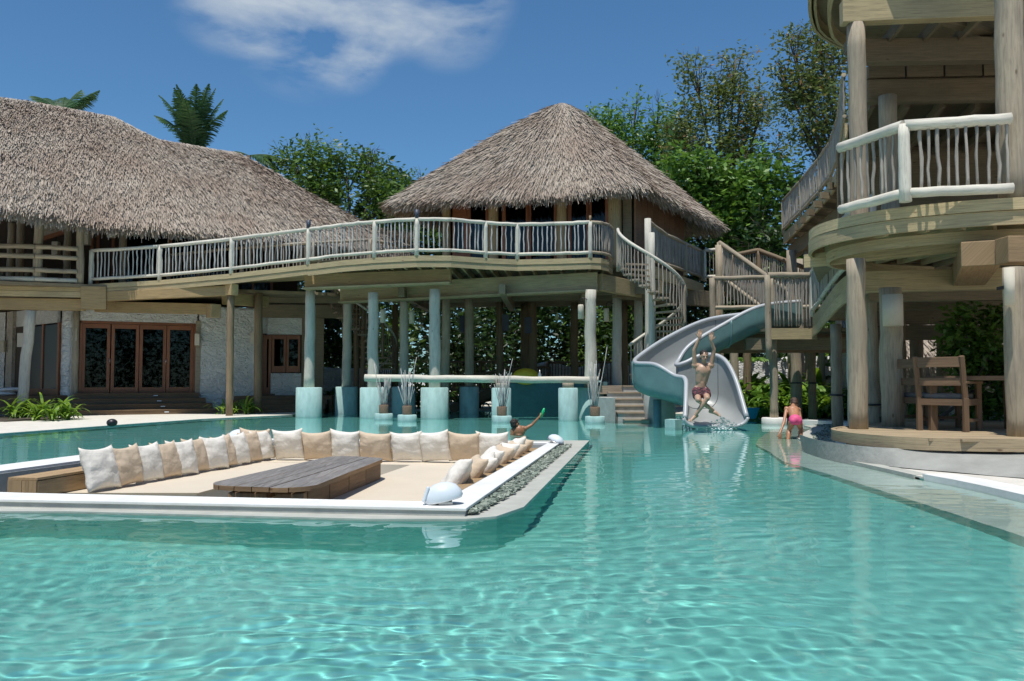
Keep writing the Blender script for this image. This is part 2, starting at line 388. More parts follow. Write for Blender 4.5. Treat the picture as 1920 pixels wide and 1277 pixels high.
struct(MB().prism([(-60, -20), (60, -20), (60, 60), (-60, 60)], FLOOR_Z-.2, FLOOR_Z).build('pool_floor', M['pool'], recv=True))
struct(MB().ribbon(POOL[::-1], FLOOR_Z, .012, .25, True).build('pool_wall', M['pool'], recv=True))
# submerged pale shelf along the right side
SH2 = [(x-.42, y) for x, y in [(3.55, -6), (3.60, 6.06), (3.66, 8), (3.70, 10), (3.66, 11.6), (3.95, 13.2), (4.15, 14.6)]]
mb = MB()
for (x, y) in SH2: mb.v += [Vector((x+.46, y, -.52)), Vector((x-2.6, y-.1, FLOOR_Z+.002))]
for i in range(len(SH2)-1): mb.face((2*i, 2*i+2, 2*i+3, 2*i+1), [(0, 0)]*4)
struct(mb.build('pool_slope', M['pool'], recv=True))
SH = [(3.55, -6), (3.60, 6.06), (3.66, 8), (3.70, 10), (3.66, 11.6), (3.95, 13.2), (4.15, 14.6), (4.6, 16), (5.6, 18.6), (6.6, 20.3), (7.6, 21.6)]
struct(MB().prism(SH+[(8.3, 21), (7.6, 19.6), (7.1, 18.2), (6.2, 16.4), (5.8, 15.5), (5.6, 14.6), (5.2, 13.6), (4.9, 12.6), (4.5, 11.5), (4.45, 10.2), (4.75, 9.2), (4.65, 7.3), (4.75, -6)], FLOOR_Z+.01, -.13).build('pool_shelf', M['pool_shelf'], recv=True))
# deep step by the far columns
def inside(poly, x, y):
    c = np.zeros(x.shape, bool); n = len(poly)
    for i in range(n):
        x1, y1 = poly[i]; x2, y2 = poly[i-1]
        k = ((y1 > y) != (y2 > y)) & (x < (x2-x1)*(y-y1)/(y2-y1+1e-12)+x1); c ^= k
    return c
def water():
    ys = [-5.5, -4.5, -3.5, -2.5, -1.5, -.5, .4, 1.0, 1.5]
    while ys[-1] < 33: ys.append(ys[-1]+max(.013, ys[-1]*.0033))
    ys = np.array(ys); nx = 900; n = len(ys)
    X = np.linspace(-1, 1, nx)[None, :]*(np.maximum(ys, 0)*.62+2.4)[:, None]; Y = np.repeat(ys[:, None], nx, 1)
    X = np.where(ys[:, None] < .3, X*2.0, X)
    g = np.random.default_rng(5); Z = np.zeros_like(X)
    WX = X+.12*np.sin(1.3*Y+.7*X)+.06*np.sin(3.1*Y-1.7*X); WY = Y+.12*np.sin(1.1*X-.6*Y)+.06*np.sin(2.7*X+1.9*Y)
    for k in range(130):
        lam = math.exp(g.uniform(math.log(.075), math.log(.62))); a = g.normal(PI/2, .16+.95*(lam < .34)*(k % 3 > 0)); A = .00027*lam**.80*g.uniform(.4, 1.6)*(.75 if lam > .26 else 1.9)
        kx = 2*PI/lam*math.cos(a); ky = 2*PI/lam*math.sin(a); res = np.maximum(.014, .0033*Y)
        Z += A*np.sin(kx*WX+ky*WY+g.uniform(0, 6.28))*np.clip(lam/res/5-.8, 0, 1)
    patch = .88+.18*np.sin(.9*X+.4*Y+1)*np.sin(.55*Y-.3*X)
    Z = Z*patch
    V = np.stack([X, Y, Z], -1).reshape(-1, 3); idx = np.arange(n*nx).reshape(n, nx)
    F = np.stack([idx[:-1, :-1], idx[:-1, 1:], idx[1:, 1:], idx[1:, :-1]], -1).reshape(-1, 4)
    C = V[F].mean(1)
    keep = ~inside(LEDGE, C[:, 0], C[:, 1])
    out = [(p[0], p[1]) for p in POOL]
    cx, cy = 0, 15
    grow = [(cx+(x-cx)*1.012, cy+(y-cy)*1.012) for x, y in out]
    keep &= inside(grow, C[:, 0], C[:, 1]); F = F[keep]
    used = np.unique(F); re = np.full(len(V), -1); re[used] = np.arange(len(used)); V = V[used]; F = re[F]
    me = bpy.data.meshes.new('water'); me.vertices.add(len(V)); me.vertices.foreach_set('co', V.astype(np.float32).reshape(-1))
    me.loops.add(F.size); me.loops.foreach_set('vertex_index', F.astype(np.int32).reshape(-1)); me.polygons.add(len(F))
    me.polygons.foreach_set('loop_start', np.arange(0, F.size, 4, dtype=np.int32)); me.polygons.foreach_set('loop_total', np.full(len(F), 4, dtype=np.int32))
    me.update(calc_edges=True); me.polygons.foreach_set('use_smooth', [True]*len(F)); me.materials.append(M['water'])
    o = bpy.data.objects.new('water', me); COL.objects.link(o); struct(o); o.cycles.is_caustics_caster = True
    return o
water()

# ------------------------------------------------------------------ sunken lounge island
A = Vector((.163, .987)); B = Vector((-.987, .163))
IN = [(-.58, 7.04), (.56, 13.64), (-4.62, 14.48), (-5.92, 7.95), (-4.3, 7.6)]        # inner line of the rim
isl = thing('lounge_island', 'sunken lounge island with white rim and gravel channel in the turquoise pool', 'island', (-2.5, 10, 0))
MB().prism(LEDGE, -.05, .012, holes=[[(x, y) for x, y in ISL]], bottom=False).build('ledge', M['ledge'], isl, recv=True)
MB().prism(LEDGE, FLOOR_Z, -.052, holes=[[(x, y) for x, y in ISL]], bottom=False).build('underwater_wall', M['pool'], isl, recv=True)
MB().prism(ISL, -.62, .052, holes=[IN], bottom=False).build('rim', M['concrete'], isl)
MB().prism([(x+(.012 if x > -3 else -.012), y-(.012 if y < 9 else -.012)) for x, y in ISL], .053, .078, holes=[IN], bottom=True).build('rim_cap', M['white_rim'], isl, bevel=.008)
MB().prism(IN, -.7, -.56).build('lounge_floor', M['concrete'], isl)
# channel curb
g0, g1 = [(-.37, 6.73), (.79, 14.0)], [(-.10, 6.86), (1.12, 14.9)]
def stones():
    V = []
    for i in range(1500):
        t = R.random(); a = R.random()
        x0 = -.37+1.16*t+.02; y = 6.78+7.3*t; xx = x0+a*.18*(.35+min(1, t*6)*.65)
        r = R.uniform(.012, .028); c = np.array([xx, y, .022+R.random()*.02]); S = np.array([r*R.uniform(.8, 1.5), r*R.uniform(.8, 1.4), r*R.uniform(.5, .9)])
        ps = [np.array(p)*S*R.uniform(.8, 1.15) for p in ((1, 0, 0), (0, 1, 0), (-1, 0, 0), (0, -1, 0), (.6, .6, .7), (-.6, .6, .7), (-.6, -.6, .7), (.6, -.6, .7))]
        an = R.random()*6; ca, sa = math.cos(an), math.sin(an); ps = [c+np.array([p[0]*ca-p[1]*sa, p[0]*sa+p[1]*ca, p[2]]) for p in ps]
        b = len(V)*0
        V.append((ps, c))
    mb = MB()
    for ps, c in V:
        b = len(mb.v); mb.v += [Vector(p) for p in ps]; z = [(0, 0)]*4
        for f in ((0, 1, 5, 4), (1, 2, 6, 5), (2, 3, 7, 6), (3, 0, 4, 7), (4, 5, 6, 7)): mb.face([b+i for i in f], z)
    return mb
stones().build('gravel', M['stone'], isl, kind='stuff')
def seat(name, poly, z0, z1): return MB().prism(poly, z0, z1).build(name, M['cushion'], isl, bevel=.03)
def lv(x, y): return (x, y)
MB().prism([(-5.0, 9.45), (-4.2, 13.9), (-2.9, 13.7), (-3.62, 9.45)], -.5, -.32).build('seat_base', M['concrete'], isl)
seat('seat_cushion', [(-5.05, 9.42), (-4.42, 13.0), (-2.9, 12.75), (-3.45, 9.42)], -.33, -.15)
seat('seat_cushion', [(-4.42, 13.01), (-4.3, 13.85), (.05, 13.12), (-.07, 12.3), (-2.2, 12.64), (-2.9, 12.76)], -.33, -.152)
seat('seat_cushion', [(-1.45, 12.5), (-.08, 12.29), (-.68, 8.75), (-2.08, 8.75)], -.33, -.15)
MB().prism([(-2.0, 8.8), (-1.5, 12.4), (-.1, 12.3), (-.72, 8.8)], -.55, -.33).build('seat_base', M['concrete'], isl)
def bench(name, p0, p1, wdt, ztop, lbl, n=2):
    t = thing('timber_bench', lbl, 'bench', (p0[0], p0[1], -.5))
    p0, p1 = Vector(p0), Vector(p1); d = (p1-p0).normalized(); nn = Vector((-d.y, d.x)); h = (ztop-.03+.5)/3
    MB().beam((p0.x, p0.y, -.25), (p1.x, p1.y, -.25), wdt-.03, .5).build('bench_box', M['pine_dark'], t)
    for s_ in (-1, 1):
        for k in range(3):
            zz = -.5+h*(k+.5); q = nn*(s_*(wdt/2-.005))
            MB().beam((p0.x+q.x, p0.y+q.y, zz), (p1.x+q.x, p1.y+q.y, zz), .022, h-.012).build('side_plank', M['bench'], t)
    for s_ in (-1, 1):
        q = nn*(s_*wdt/4); MB().beam((p0.x+q.x-d.x*.01, p0.y+q.y-d.y*.01, ztop-.013), (p1.x+q.x, p1.y+q.y, ztop-.013), wdt/2-.006+.01, .026).build('top_plank', M['bench'], t)
    for s_ in (-1, 1):
        q = nn*(s_*wdt/4); MB().beam((p0.x+q.x-d.x*.012, p0.y+q.y-d.y*.012, -.25), (p0.x+q.x-d.x*.012, p0.y+q.y-d.y*.012, ztop-.03), wdt/2-.006, .02, up=(d.x, d.y, 0)).build('end_plank', M['bench'], t)
    return t
bench('b', (-5.12, 9.0), (-4.30, 14.0), .34, .06, 'long timber box bench along the left rim of the sunken lounge')
bench('b', (-4.3, 14.12), (.0, 13.42), .36, -.02, 'timber bench behind the back row of pillows facing the pool bar')
bench('b', (-.52, 7.9), (.38, 13.35), .40, .03, 'timber bench top between leaning pillows and the gravel channel rim')

# low table
tb = thing('low_table', 'long weathered grey plank table with rounded ends in the sunken lounge', 'table', (-2.4, 9.4, -.5))
TL0, TR0, TL1, TR1 = Vector((-2.90, 7.98)), Vector((-1.86, 7.72)), Vector((-2.33, 11.15)), Vector((-1.56, 10.80))
nP = 6
for i in range(nP):
    a, b = i/nP+.004, (i+1)/nP-.004
    def e0(s_):  # near end curve
        r = .30; k = min(s_, 1-s_)*1.0; c = max(0, (r-k)/r); return TL0.lerp(TR0, s_) + A*(.34*(1-math.sqrt(max(0, 1-c*c))))
    def e1(s_):
        r = .25; k = min(s_, 1-s_); c = max(0, (r-k)/r); return TL1.lerp(TR1, s_) - A*(.30*(1-math.sqrt(max(0, 1-c*c))))
    n_ = 6 if i in (0, nP-1) else 2
    ss = [a+(b-a)*k/n_ for k in range(n_+1)]
    poly = [e0(q) for q in ss]+[e1(q) for q in ss[::-1]]
    mb = MB(); z1 = .105+R.uniform(-.002, .002); mb.prism(poly, z1-.045, z1)
    # grain along the table
    for fi, f in enumerate(mb.f): mb.u[fi] = [(mb.v[k].y*1.0+i*3, mb.v[k].x+i*.37) if abs(mb.v[f[0]].z-mb.v[f[1]].z) < 1e-6 and abs(mb.v[f[0]].z-mb.v[f[2]].z) < 1e-6 else uvq for k, uvq in zip(f, mb.u[fi])]
    o = mb.build('top_plank', [M['table'], M['table_leg']], tb, bevel=.004)
    for pg in o.data.polygons: pg.material_index = 0 if pg.normal.z > .5 else 1
for (x, y, ln, wd, th) in ((-2.44, 8.05, .0, .36, .12), (-2.04, 8.0, .0, .26, .12)):
    MB().beam((x, y-.06, -.56), (x, y-.06, .044), wd, .14, up=(0, 1, 0)).build('leg', M['table_leg'], tb, bevel=.01)
for k in range(4):
    y0 = 8.25+k*.62; x = -2.0+(y0-8.3)*.13
    MB().beam((x-.0, y0-.0, -.26), (x+.08, y0+.60, -.26), .10, .62).build('side_board', M['chair'], tb, bevel=.008)  # darker wood here puts the shade beneath the tabletop into the colour
MB().beam((-2.36, 8.3, -.3), (-2.0, 10.6, -.3), .2, .5).build('leg', M['table_leg'], tb)
MB().beam((-2.45, 7.985, -.06), (-2.36, 7.985, -.06), .02, .09).build('dowel', M['table_leg'], tb)

# pillows
def pillow_mesh(name, mat, seed):
    n = 22; g = random.Random(seed); mb = MB(); idx = {}
    off = Vector((g.random()*30, g.random()*30, 0)); cr_ = [g.uniform(.8, 1.1) for _ in range(4)]
    for sd in (1, -1):
        for i in range(n+1):
            for j in range(n+1):
                if sd == -1 and (i in (0, n) or j in (0, n)): idx[(sd, i, j)] = idx[(1, i, j)]; continue
                u, v = i/n*2-1, j/n*2-1
                e = (1-u**4)*(1-v**4); th = .20*max(0, (1-u*u)*(1-v*v))**.45 + .008*(1 if abs(u) < .99 and abs(v) < .99 else 0)
                pin = 1-.075*(1-abs(u)**3)*(abs(v)**2) ; pin2 = 1-.075*(1-abs(v)**3)*(abs(u)**2)
                x, z = u*.5*pin2, v*.5*pin
                p = Vector((u*1.4, v*1.4, sd*.7))+off
                wr = noise.noise(p*1.3)*.045 + noise.noise(Vector((p.x*1.2+p.y*.4, p.y*5.5, p.z))*1.0)*.020*(abs(u)**1.5+.2) + noise.noise(Vector((p.x*6, p.y*1.1, p.z)))*.010*(abs(v)**1.5+.2)
                sag = -.05*(1-u*u)*max(0, v)**2
                y = sd*(th+wr*min(1, e*3)); idx[(sd, i, j)] = len(mb.v); mb.v.append(Vector((x+noise.noise(p*.9)*.015, y, z+sag+.5)))
    for sd in (1, -1):
        for i in range(n):
            for j in range(n):
                q = [idx[(sd, i, j)], idx[(sd, i+1, j)], idx[(sd, i+1, j+1)], idx[(sd, i, j+1)]]
                if sd == 1: q = q[::-1]
                mb.face(q, [(i/n, j/n)]*4, True)
    me = bpy.data.meshes.new(name); me.from_pydata([tuple(v) for v in mb.v], [], mb.f); me.polygons.foreach_set('use_smooth', [True]*len(mb.f)); me.materials.append(mat); return me
PW = [pillow_mesh('pillow', M['pillow_white'], 10+i) for i in range(5)]; PT = [pillow_mesh('pillow', M['pillow_tan'], 20+i) for i in range(5)]
PILL = 0
def pillow(loc, w_, h_, rz, lean, roll, white, label, grp, z=-.15):
    global PILL; PILL += 1
    o = bpy.data.objects.new('pillow', (PW if white else PT)[PILL % 5]); COL.objects.link(o)
    o.location = (loc[0], loc[1], z+.01); o.scale = (w_, .9*w_, h_); o.rotation_mode = 'XYZ'
    o.rotation_euler = (Matrix.Rotation(rz, 3, 'Z') @ Matrix.Rotation(lean, 3, 'X') @ Matrix.Rotation(roll, 3, 'Y')).to_euler()
    tag(o, label, 'pillow', grp); return o
ordn = ['first', 'second', 'third', 'fourth', 'fifth', 'sixth', 'seventh', 'eighth', 'ninth', 'tenth', 'eleventh', 'twelfth', 'thirteenth', 'fourteenth', 'fifteenth', 'sixteenth', 'seventeenth']
# left row: leaning against the left bench, facing right (+x)
left = [(9.55, 1), (9.98, 0), (10.35, 1), (10.72, 0), (11.02, 1), (11.4, 0), (11.75, 1), (12.05, 0), (12.38, 1), (12.75, 0), (13.1, 1)]
for i, (y, wh) in enumerate(left):
    x = -4.50+(y-9.55)*.20
    pillow((x+R.uniform(-.02, .02), y), .49, .48 if i else .51, PI/2+R.uniform(-.1, .12)-.32, -.26+R.uniform(-.06, .06), R.uniform(-.06, .06), wh,
           ('white' if wh else 'tan')+' pillow, '+ordn[i]+' from the near end of the left row along the bench', 'pillows in the left row of the lounge')
back = [(-4.0, 0), (-3.42, 1), (-2.96, 0), (-2.55, 1), (-2.07, 0), (-1.57, 1), (-1.12, 1), (-.70, 0), (-.28, 1)]
for i, (x, wh) in enumerate(back):
    y = 13.42-(x+4.3)*.163
    pillow((x, y), .50 if i != 4 else .54, .47+R.uniform(-.01, .03), R.uniform(-.12, .12)-.16, .25+R.uniform(-.06, .06), R.uniform(-.09, .09), wh,
           ('white' if wh else 'tan')+' pillow, '+ordn[i]+' from the left in the back row along the far bench', 'pillows in the back row of the lounge')
right = [(8.85, 1), (9.4, 0), (9.95, 1), (10.45, 1), (10.95, 0), (11.4, 1), (11.85, 0), (12.3, 1), (12.7, 0)]
for i, (y, wh) in enumerate(right):
    x = -.74+(y-8.85)*.167
    pillow((x, y), .56, .52, -PI/2+R.uniform(-.2, .2)+.25, -.78+R.uniform(-.15, .15), R.uniform(-.15, .15), wh,
           ('cream' if wh else 'tan')+' pillow, '+ordn[i]+' from the near end of the leaning right row', 'pillows leaning in the right row of the lounge')

# lamps on the rim
def dome(loc, s_, rz, label, big=False):
    t = thing('rim_floodlight', label, 'light', loc); Rz = Matrix.Rotation(rz, 3, 'Z')
    prof = [(.0, .0), (.20, .0), (.22, .03), (.205, .08), (.15, .14), (.07, .175), (0, .185)] if not big else [(0, 0), (.235, 0), (.25, .03), (.24, .10), (.19, .19), (.10, .245), (0, .26)]
    S = Rz @ Matrix.Rotation(-.35 if not big else -.22, 3, 'Y') @ Matrix.Diagonal(Vector((s_*1.15, s_*.8, s_)))
    MB().lathe(prof, Vector(loc)+Vector((0, 0, .05*s_)), 28, rot=S).build('housing', M['fix'], t)
    MB().lathe([(.19, -.006), (.21, .012), (.23, .012), (.235, -.004)], Vector(loc)+Vector((0, 0, .05*s_)), 28, rot=S).build('gasket', M['steel'], t)
    MB().lathe([(.0, -.012), (.19, -.008), (.2, .0)], Vector(loc)+Vector((0, 0, .05*s_)), 28, rot=S).build('lens', M['fix_grey'], t)
    mb = MB(); mb.beam(Vector(loc)+Rz@Vector((-.08*s_, -.1*s_, .012)), Vector(loc)+Rz@Vector((.12*s_, -.1*s_, .012)), .03, .02)
    mb.beam(Vector(loc)+Rz@Vector((-.08*s_, .1*s_, .012)), Vector(loc)+Rz@Vector((.12*s_, .1*s_, .012)), .03, .02)
    mb.beam(Vector(loc)+Rz@Vector((.05*s_, -.12*s_, .03)), Vector(loc)+Rz@Vector((.05*s_, .12*s_, .03)), .02, .05).build('bracket', M['steel'], t)
    return t
t = dome((-.55, 6.95, .08), .56, .12, 'large silver white floodlight on the near corner of the lounge rim', True)
MB().beam((-.71, 6.90, .10), (-.67, 6.92, .22), .08, .025, up=(1, 0, 0)).build('hinge_plate', M['fix'], t, bevel=.01)
dome((-4.74, 14.75, .08), .66, .4, 'small white dome floodlight on the far left corner of the lounge rim')
dome((.70, 13.75, .08), .56, 2.6, 'small white dome floodlight on the far right corner of the lounge rim')
t = thing('pool_buoy', 'small black ball resting on the sandy pool edge at left', 'ball', (-9.25, 19.8, .05))
MB().ball((-9.25, 19.8, .11), (.12, .12, .09)).build('ball', M['black'], t); MB().tube([(-9.25, 19.8, .045), (-9.25, 19.8, .06)], .10, 16).build('base', M['black'], t)

# ------------------------------------------------------------------ generic builders
def stick_mesh(name, mat, r0, wob, seed):
    g = random.Random(seed); m = 7; px, py = g.uniform(0, 6), g.uniform(0, 6); mb = MB(); pts = []; rr = []
    for i in range(m):
        t = i/(m-1); k = math.sin(PI*t)
        pts.append((wob*(math.sin(px+t*g.uniform(4, 8))*.6+g.uniform(-.5, .5))*k*1.0, wob*(math.sin(py+t*5)*.6+g.uniform(-.5, .5))*k, t)); rr.append(r0*g.uniform(.78, 1.15))
    mb.tube(pts, rr, 6, True)
    me = bpy.data.meshes.new(name); me.from_pydata([tuple(v) for v in mb.v], [], mb.f); uvl = me.uv_layers.new(name='UVMap'); uvl.data.foreach_set('uv', [c for u in mb.u for p in u for c in p])
    me.polygons.foreach_set('use_smooth', mb.sm); me.materials.append(mat); return me
STK = {k: [stick_mesh('baluster', M[k], .021, .017, 40+i) for i in range(8)] for k in ('stick', 'stick_white', 'stick_brown')}
def logpts(p0, p1, wob, n=5):
    p0, p1 = Vector(p0), Vector(p1); out = []
    for i in range(n+1):
        t = i/n; k = math.sin(PI*t)*wob; out.append(p0.lerp(p1, t)+Vector((R.uniform(-k, k), R.uniform(-k, k), R.uniform(-k, k))))
    return out
def log(name, p0, p1, r, mat, parent, wob=.012, taper=.92, n=12, recv=False, seg=6):
    pts = logpts(p0, p1, wob, seg); return MB().tube(pts, [r*(1-(1-taper)*i/seg)*R.uniform(.97, 1.03) for i in range(seg+1)], n).build(name, M[mat] if isinstance(mat, str) else mat, parent, recv=recv)
def railing(label, pts, h=1.05, mat='log_white', stick='stick_white', pr=.055, rr=.045, sp=.115, br=.035, bot=.16, group=None, posts=None, hb=None, down=.0, name='log_railing', topr=True, botr=True):
    t = thing(name, label, 'railing', pts[0], group); pts = [Vector(p) for p in pts]
    hh = (lambda i: h[i]) if hasattr(h, '__len__') else (lambda i: h)
    posts = range(len(pts)) if posts is None else posts
    for i in posts: log('post', pts[i]-Vector((0, 0, down)), pts[i]+Vector((0, 0, hh(i)+.01)), pr, mat, t, .006, .95, 10)
    for i in range(len(pts)-1):
        a, b = pts[i], pts[i+1]; za, zb = Vector((0, 0, hh(i))), Vector((0, 0, hh(i+1)))
        if topr: log('top_rail', a+za, b+zb, rr*1.12, mat, t, .012, 1.0, 9)
        bo = Vector((0, 0, bot))
        if botr: log('bottom_rail', a+bo, b+bo, rr, mat, t, .010, 1.0, 9)
        ln = (b-a).length; n = max(1, int(ln/sp))
        for k in range(n):
            f = (k+.5+R.uniform(-.18, .18))/n; p = a.lerp(b, f); z0 = bot; z1 = hh(i)*(1-f)+hh(i+1)*f
            if hb: z0 = hb
            inst(R.choice(STK[stick]), t, p+Vector((R.uniform(-.01, .01), R.uniform(-.01, .01), z0)), (R.uniform(.8, 1.2), R.uniform(.8, 1.2), z1-z0), R.uniform(0, 6.28))
    return t
def roof_surface(T, Bt, nu, nv, bulge, closed=False):
    def samp(pl, n):
        pl = [Vector(p) for p in pl]; m = len(pl); out = []
        for i in range(n+1):
            t = i/n*(m-1); k = min(int(t), m-2); out.append(pl[k].lerp(pl[k+1], t-k))
        return out
    a, b = samp(T, nu), samp(Bt, nu); G = np.zeros((nu+1, nv+1, 3))
    for i in range(nu+1):
        for j in range(nv+1):
            v = j/nv; p = a[i].lerp(b[i], v); p.z += bulge*math.sin(PI*v)+noise.noise(p*.35)*.10; G[i, j] = p
    return G
def thatch(G, parent, dens=330, ln=(.34, .68), wd=.032, fringe=1.0, eave=True, mat='thatch', seed=1, smoothn=True):
    nu, nv = G.shape[0]-1, G.shape[1]-1; g = np.random.default_rng(seed)
    mb = MB()
    for i in range(nu+1):
        for j in range(nv+1): mb.v.append(Vector(G[i, j])-Vector((0, 0, .05)))
    for i in range(nu):
        for j in range(nv):
            q = [i*(nv+1)+j, (i+1)*(nv+1)+j, (i+1)*(nv+1)+j+1, i*(nv+1)+j+1]; mb.face(q[::-1], [(0, 0)]*4, True)
    base = mb.build('thatch_base', M['thatch_base'], parent)
    e1 = G[1:, :-1]-G[:-1, :-1]; e2 = G[:-1, 1:]-G[:-1, :-1]; e1b = G[1:, 1:]-G[:-1, 1:]
    nrm = np.cross((e1+e1b)/2, e2); nrm *= np.sign(nrm[..., 2:3]+1e-9); ar = np.linalg.norm(nrm, axis=-1); nrm /= ar[..., None]+1e-9
    n = int(ar.sum()*dens); c = g.choice(ar.size, n, p=(ar/ar.sum()).reshape(-1)); ci, cj = c//nv, c % nv
    u, v = g.random(n)[:, None], g.random(n)[:, None]
    Pp = (G[ci, cj]*(1-u)+G[ci+1, cj]*u)*(1-v)+(G[ci, cj+1]*(1-u)+G[ci+1, cj+1]*u)*v
    dn = (G[ci, cj+1]-G[ci, cj])*(1-u)+(G[ci+1, cj+1]-G[ci+1, cj])*u
    dn /= np.linalg.norm(dn, axis=1)[:, None]+1e-9; nn = nrm[ci, cj]
    if eave:
        m = int(np.linalg.norm(G[1:, -1]-G[:-1, -1], axis=1).sum()*dens*1.1*fringe); cl = np.linalg.norm(G[1:, -1]-G[:-1, -1], axis=1)
        ci2 = g.choice(nu, m, p=cl/cl.sum()); u2 = g.random(m)[:, None]; q = G[ci2, -1]*(1-u2)+G[ci2+1, -1]*u2
        d2 = G[ci2, -1]-G[ci2, -2]; d2 /= np.linalg.norm(d2, axis=1)[:, None]+1e-9; n2 = nrm[ci2, -1]
        q = q-d2*g.uniform(0, .55, m)[:, None]+n2*g.uniform(-.12, .03, m)[:, None]
        d2 = d2+np.array([0, 0, -1.0])*g.uniform(.0, .9, m)[:, None]
    def mk(p, d, nv_, lo, hi, w_, lift, jit):
        k = len(p); d = d+g.normal(0, jit, (k, 3)); d /= np.linalg.norm(d, axis=1)[:, None]; s_ = np.cross(d, nv_+g.normal(0, .45, (k, 3))); s_ /= np.linalg.norm(s_, axis=1)[:, None]+1e-9
        L_ = g.uniform(lo, hi, k)[:, None]; W = w_*g.uniform(.5, 1.2, k)[:, None]; a = p+nv_*.01; b = p+d*L_+nv_*lift*g.random(k)[:, None]
        return np.stack([a-s_*W/2, a+s_*W/2, b+s_*W*.3, b-s_*W*.3], 1)
    quads('thatch', mk(Pp, dn, nn, ln[0], ln[1], wd, .05, .10), M[mat], base, 'stuff')
    if eave: quads('thatch_fringe', mk(q, d2, n2, .30, .68, wd*.9, .03, .15), M['thatch_edge'], base, 'stuff')
    return base

# ------------------------------------------------------------------ central pool pavilion with thatched hut
DECK = [(165, 26.2, 4.05), (295, 26.0, 4.15), (430, 25.4, 4.28), (575, 25.0, 4.50), (640, 24.7, 4.58), (700, 24.45, 4.62), (780, 24.2, 4.65), (845, 24.3, 4.66), (910, 24.8, 4.66), (970, 25.1, 4.66), (1040, 24.95, 4.66), (1108, 24.7, 4.66), (1128, 24.8, 4.66), (1143, 25.2, 4.66), (1150, 25.9, 4.66)]
DP = [Vector(((px-960)/FOC*Y, Y, z)) for px, Y, z in DECK]
pav = thing('pool_pavilion', 'timber pavilion on pale posts over the pool with a pyramid thatched hut on top', 'pavilion', (0, 25, 0))
def fascia(pts, parent, offs=((0, .14), (.155, .30)), th=.05, mat='pine'):
    for k, (a, b) in enumerate(offs):
        o = k*.02
        MB().ribbon([(p.x, p.y+o) for p in pts], [p.z-b for p in pts], [p.z-a for p in pts], th).build('fascia_board', M[mat], parent)
fascia(DP[3:], pav, ((0.0, .155), (.165, .33)))
backY = 29.5
poly = [(p.x, p.y+.06) for p in DP[3:]]+[(4.4, 27.6), (7.1, 31.2), (6.5, 33), (-3, 34), (-6, 29)]
for i in range(14):   # deck planks seen edge on and from below
    pass
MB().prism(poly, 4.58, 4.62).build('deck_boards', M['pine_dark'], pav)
for i in range(24):
    x = -5.7+i*.42; pts_ = [p for p in DP[3:]]
    yf = None
    for a, b in zip(pts_[:-1], pts_[1:]):
        if min(a.x, b.x) <= x <= max(a.x, b.x) and abs(a.x-b.x) > 1e-4: yf = a.y+(b.y-a.y)*(x-a.x)/(b.x-a.x); break
    if yf is None: continue
    MB().beam((x, yf+.08, 4.47), (x+.5, 31.8, 4.47), .06, .20).build('joist', M['pine'], pav)
def beam_px(a, b, w_, h_, mat, parent, name='beam'):
    return MB().beam(a, b, w_, h_).build(name, M[mat], parent, bevel=.012)
b1 = P(573, 528, 25.75), P(846, 517, 25.15)
beam_px(b1[0], b1[1], .2, .40, 'pine_warm', pav); MB().beam(b1[0]-Vector((0, .08, .235)), b1[1]-Vector((0, .08, .235)), .42, .05).build('beam_plate', M['pine'], pav)
b2 = P(640, 551, 27.0), P(1121, 527, 25.3)
beam_px(b2[0], b2[1], .22, .52, 'pine', pav); MB().beam(b2[0]-Vector((0, .08, .29)), b2[1]-Vector((0, .08, .29)), .42, .05).build('beam_plate', M['pine'], pav)
beam_px(b2[1]+Vector((.06, .1, -.02)), Vector((4.6, 28.2, b2[1].z-.05)), .2, .5, 'pine', pav)
beam_px(Vector((3.2, 26.6, 3.95)), Vector((7.6, 31.0, 4.0)), .2, .55, 'pine_dark', pav)
for k, (ya, yb) in enumerate(((28.4, 27.0), (30.2, 28.8), (32.2, 31.0))):
    beam_px((-4.6+k*.4, ya, 4.06), (5.0+k*.5, yb, 4.06), .2, .44, 'pine_dark', pav)
for x, ya, yb in ((-3.4, 26, 32), (-.3, 25.2, 31.5), (2.2, 25.5, 31), (4.3, 28.2, 32)):
    beam_px((x, ya, 3.8), (x+.3, yb, 3.8), .2, .3, 'pine_dark', pav)
BASE = M['aqua']
def column(px, Y, ztop, r=.165, mat='log_blue', base=True, br=.39, bh=.88, parent=None, x=None):
    x = (px-960)/FOC*Y if x is None else x; parent = parent or pav
    c = log('post', (x, Y, bh if base else -.2), (x+R.uniform(-.03, .03), Y, ztop), r, mat, parent, .02, .9, 14, seg=9)
    if base:
        b = MB().lathe([(br*.985, -1.3), (br, 0), (br, bh-.02), (br-.03, bh), (0, bh)], (x, Y, 0), 28).build('post_base', BASE, c, recv=True)
    return c
column(580, 26.0, 3.83, .165); column(700, 25.55, 3.72, .17); column(815, 25.3, 3.80, .175, br=.41); column(1107, 25.0, 3.75, .18, br=.41)
column(650, 28.6, 3.85, .16, br=.37); column(757, 28.4, 3.85, .16); column(880, 28.8, 3.85, .16, 'log', br=.33); column(1156, 27.4, 3.8, .165, base=False); column(1197, 28.2, 3.8, .16, base=False)
column(835, 27.8, 3.85, .15, 'log', False); column(937, 30.5, 3.9, .14, 'log_brown', False); column(985, 31.5, 3.9, .2, 'log_brown', False); column(1000, 30.6, 3.9, .16, 'log_brown', False)
column(1076, 31.0, 3.9, .15, 'log_brown', False); column(669, 30.5, 3.9, .11, 'log_brown', False); column(742, 31.5, 3.9, .12, 'log_brown', False); column(1170, 31, 3.9, .14, 'log_brown', False)
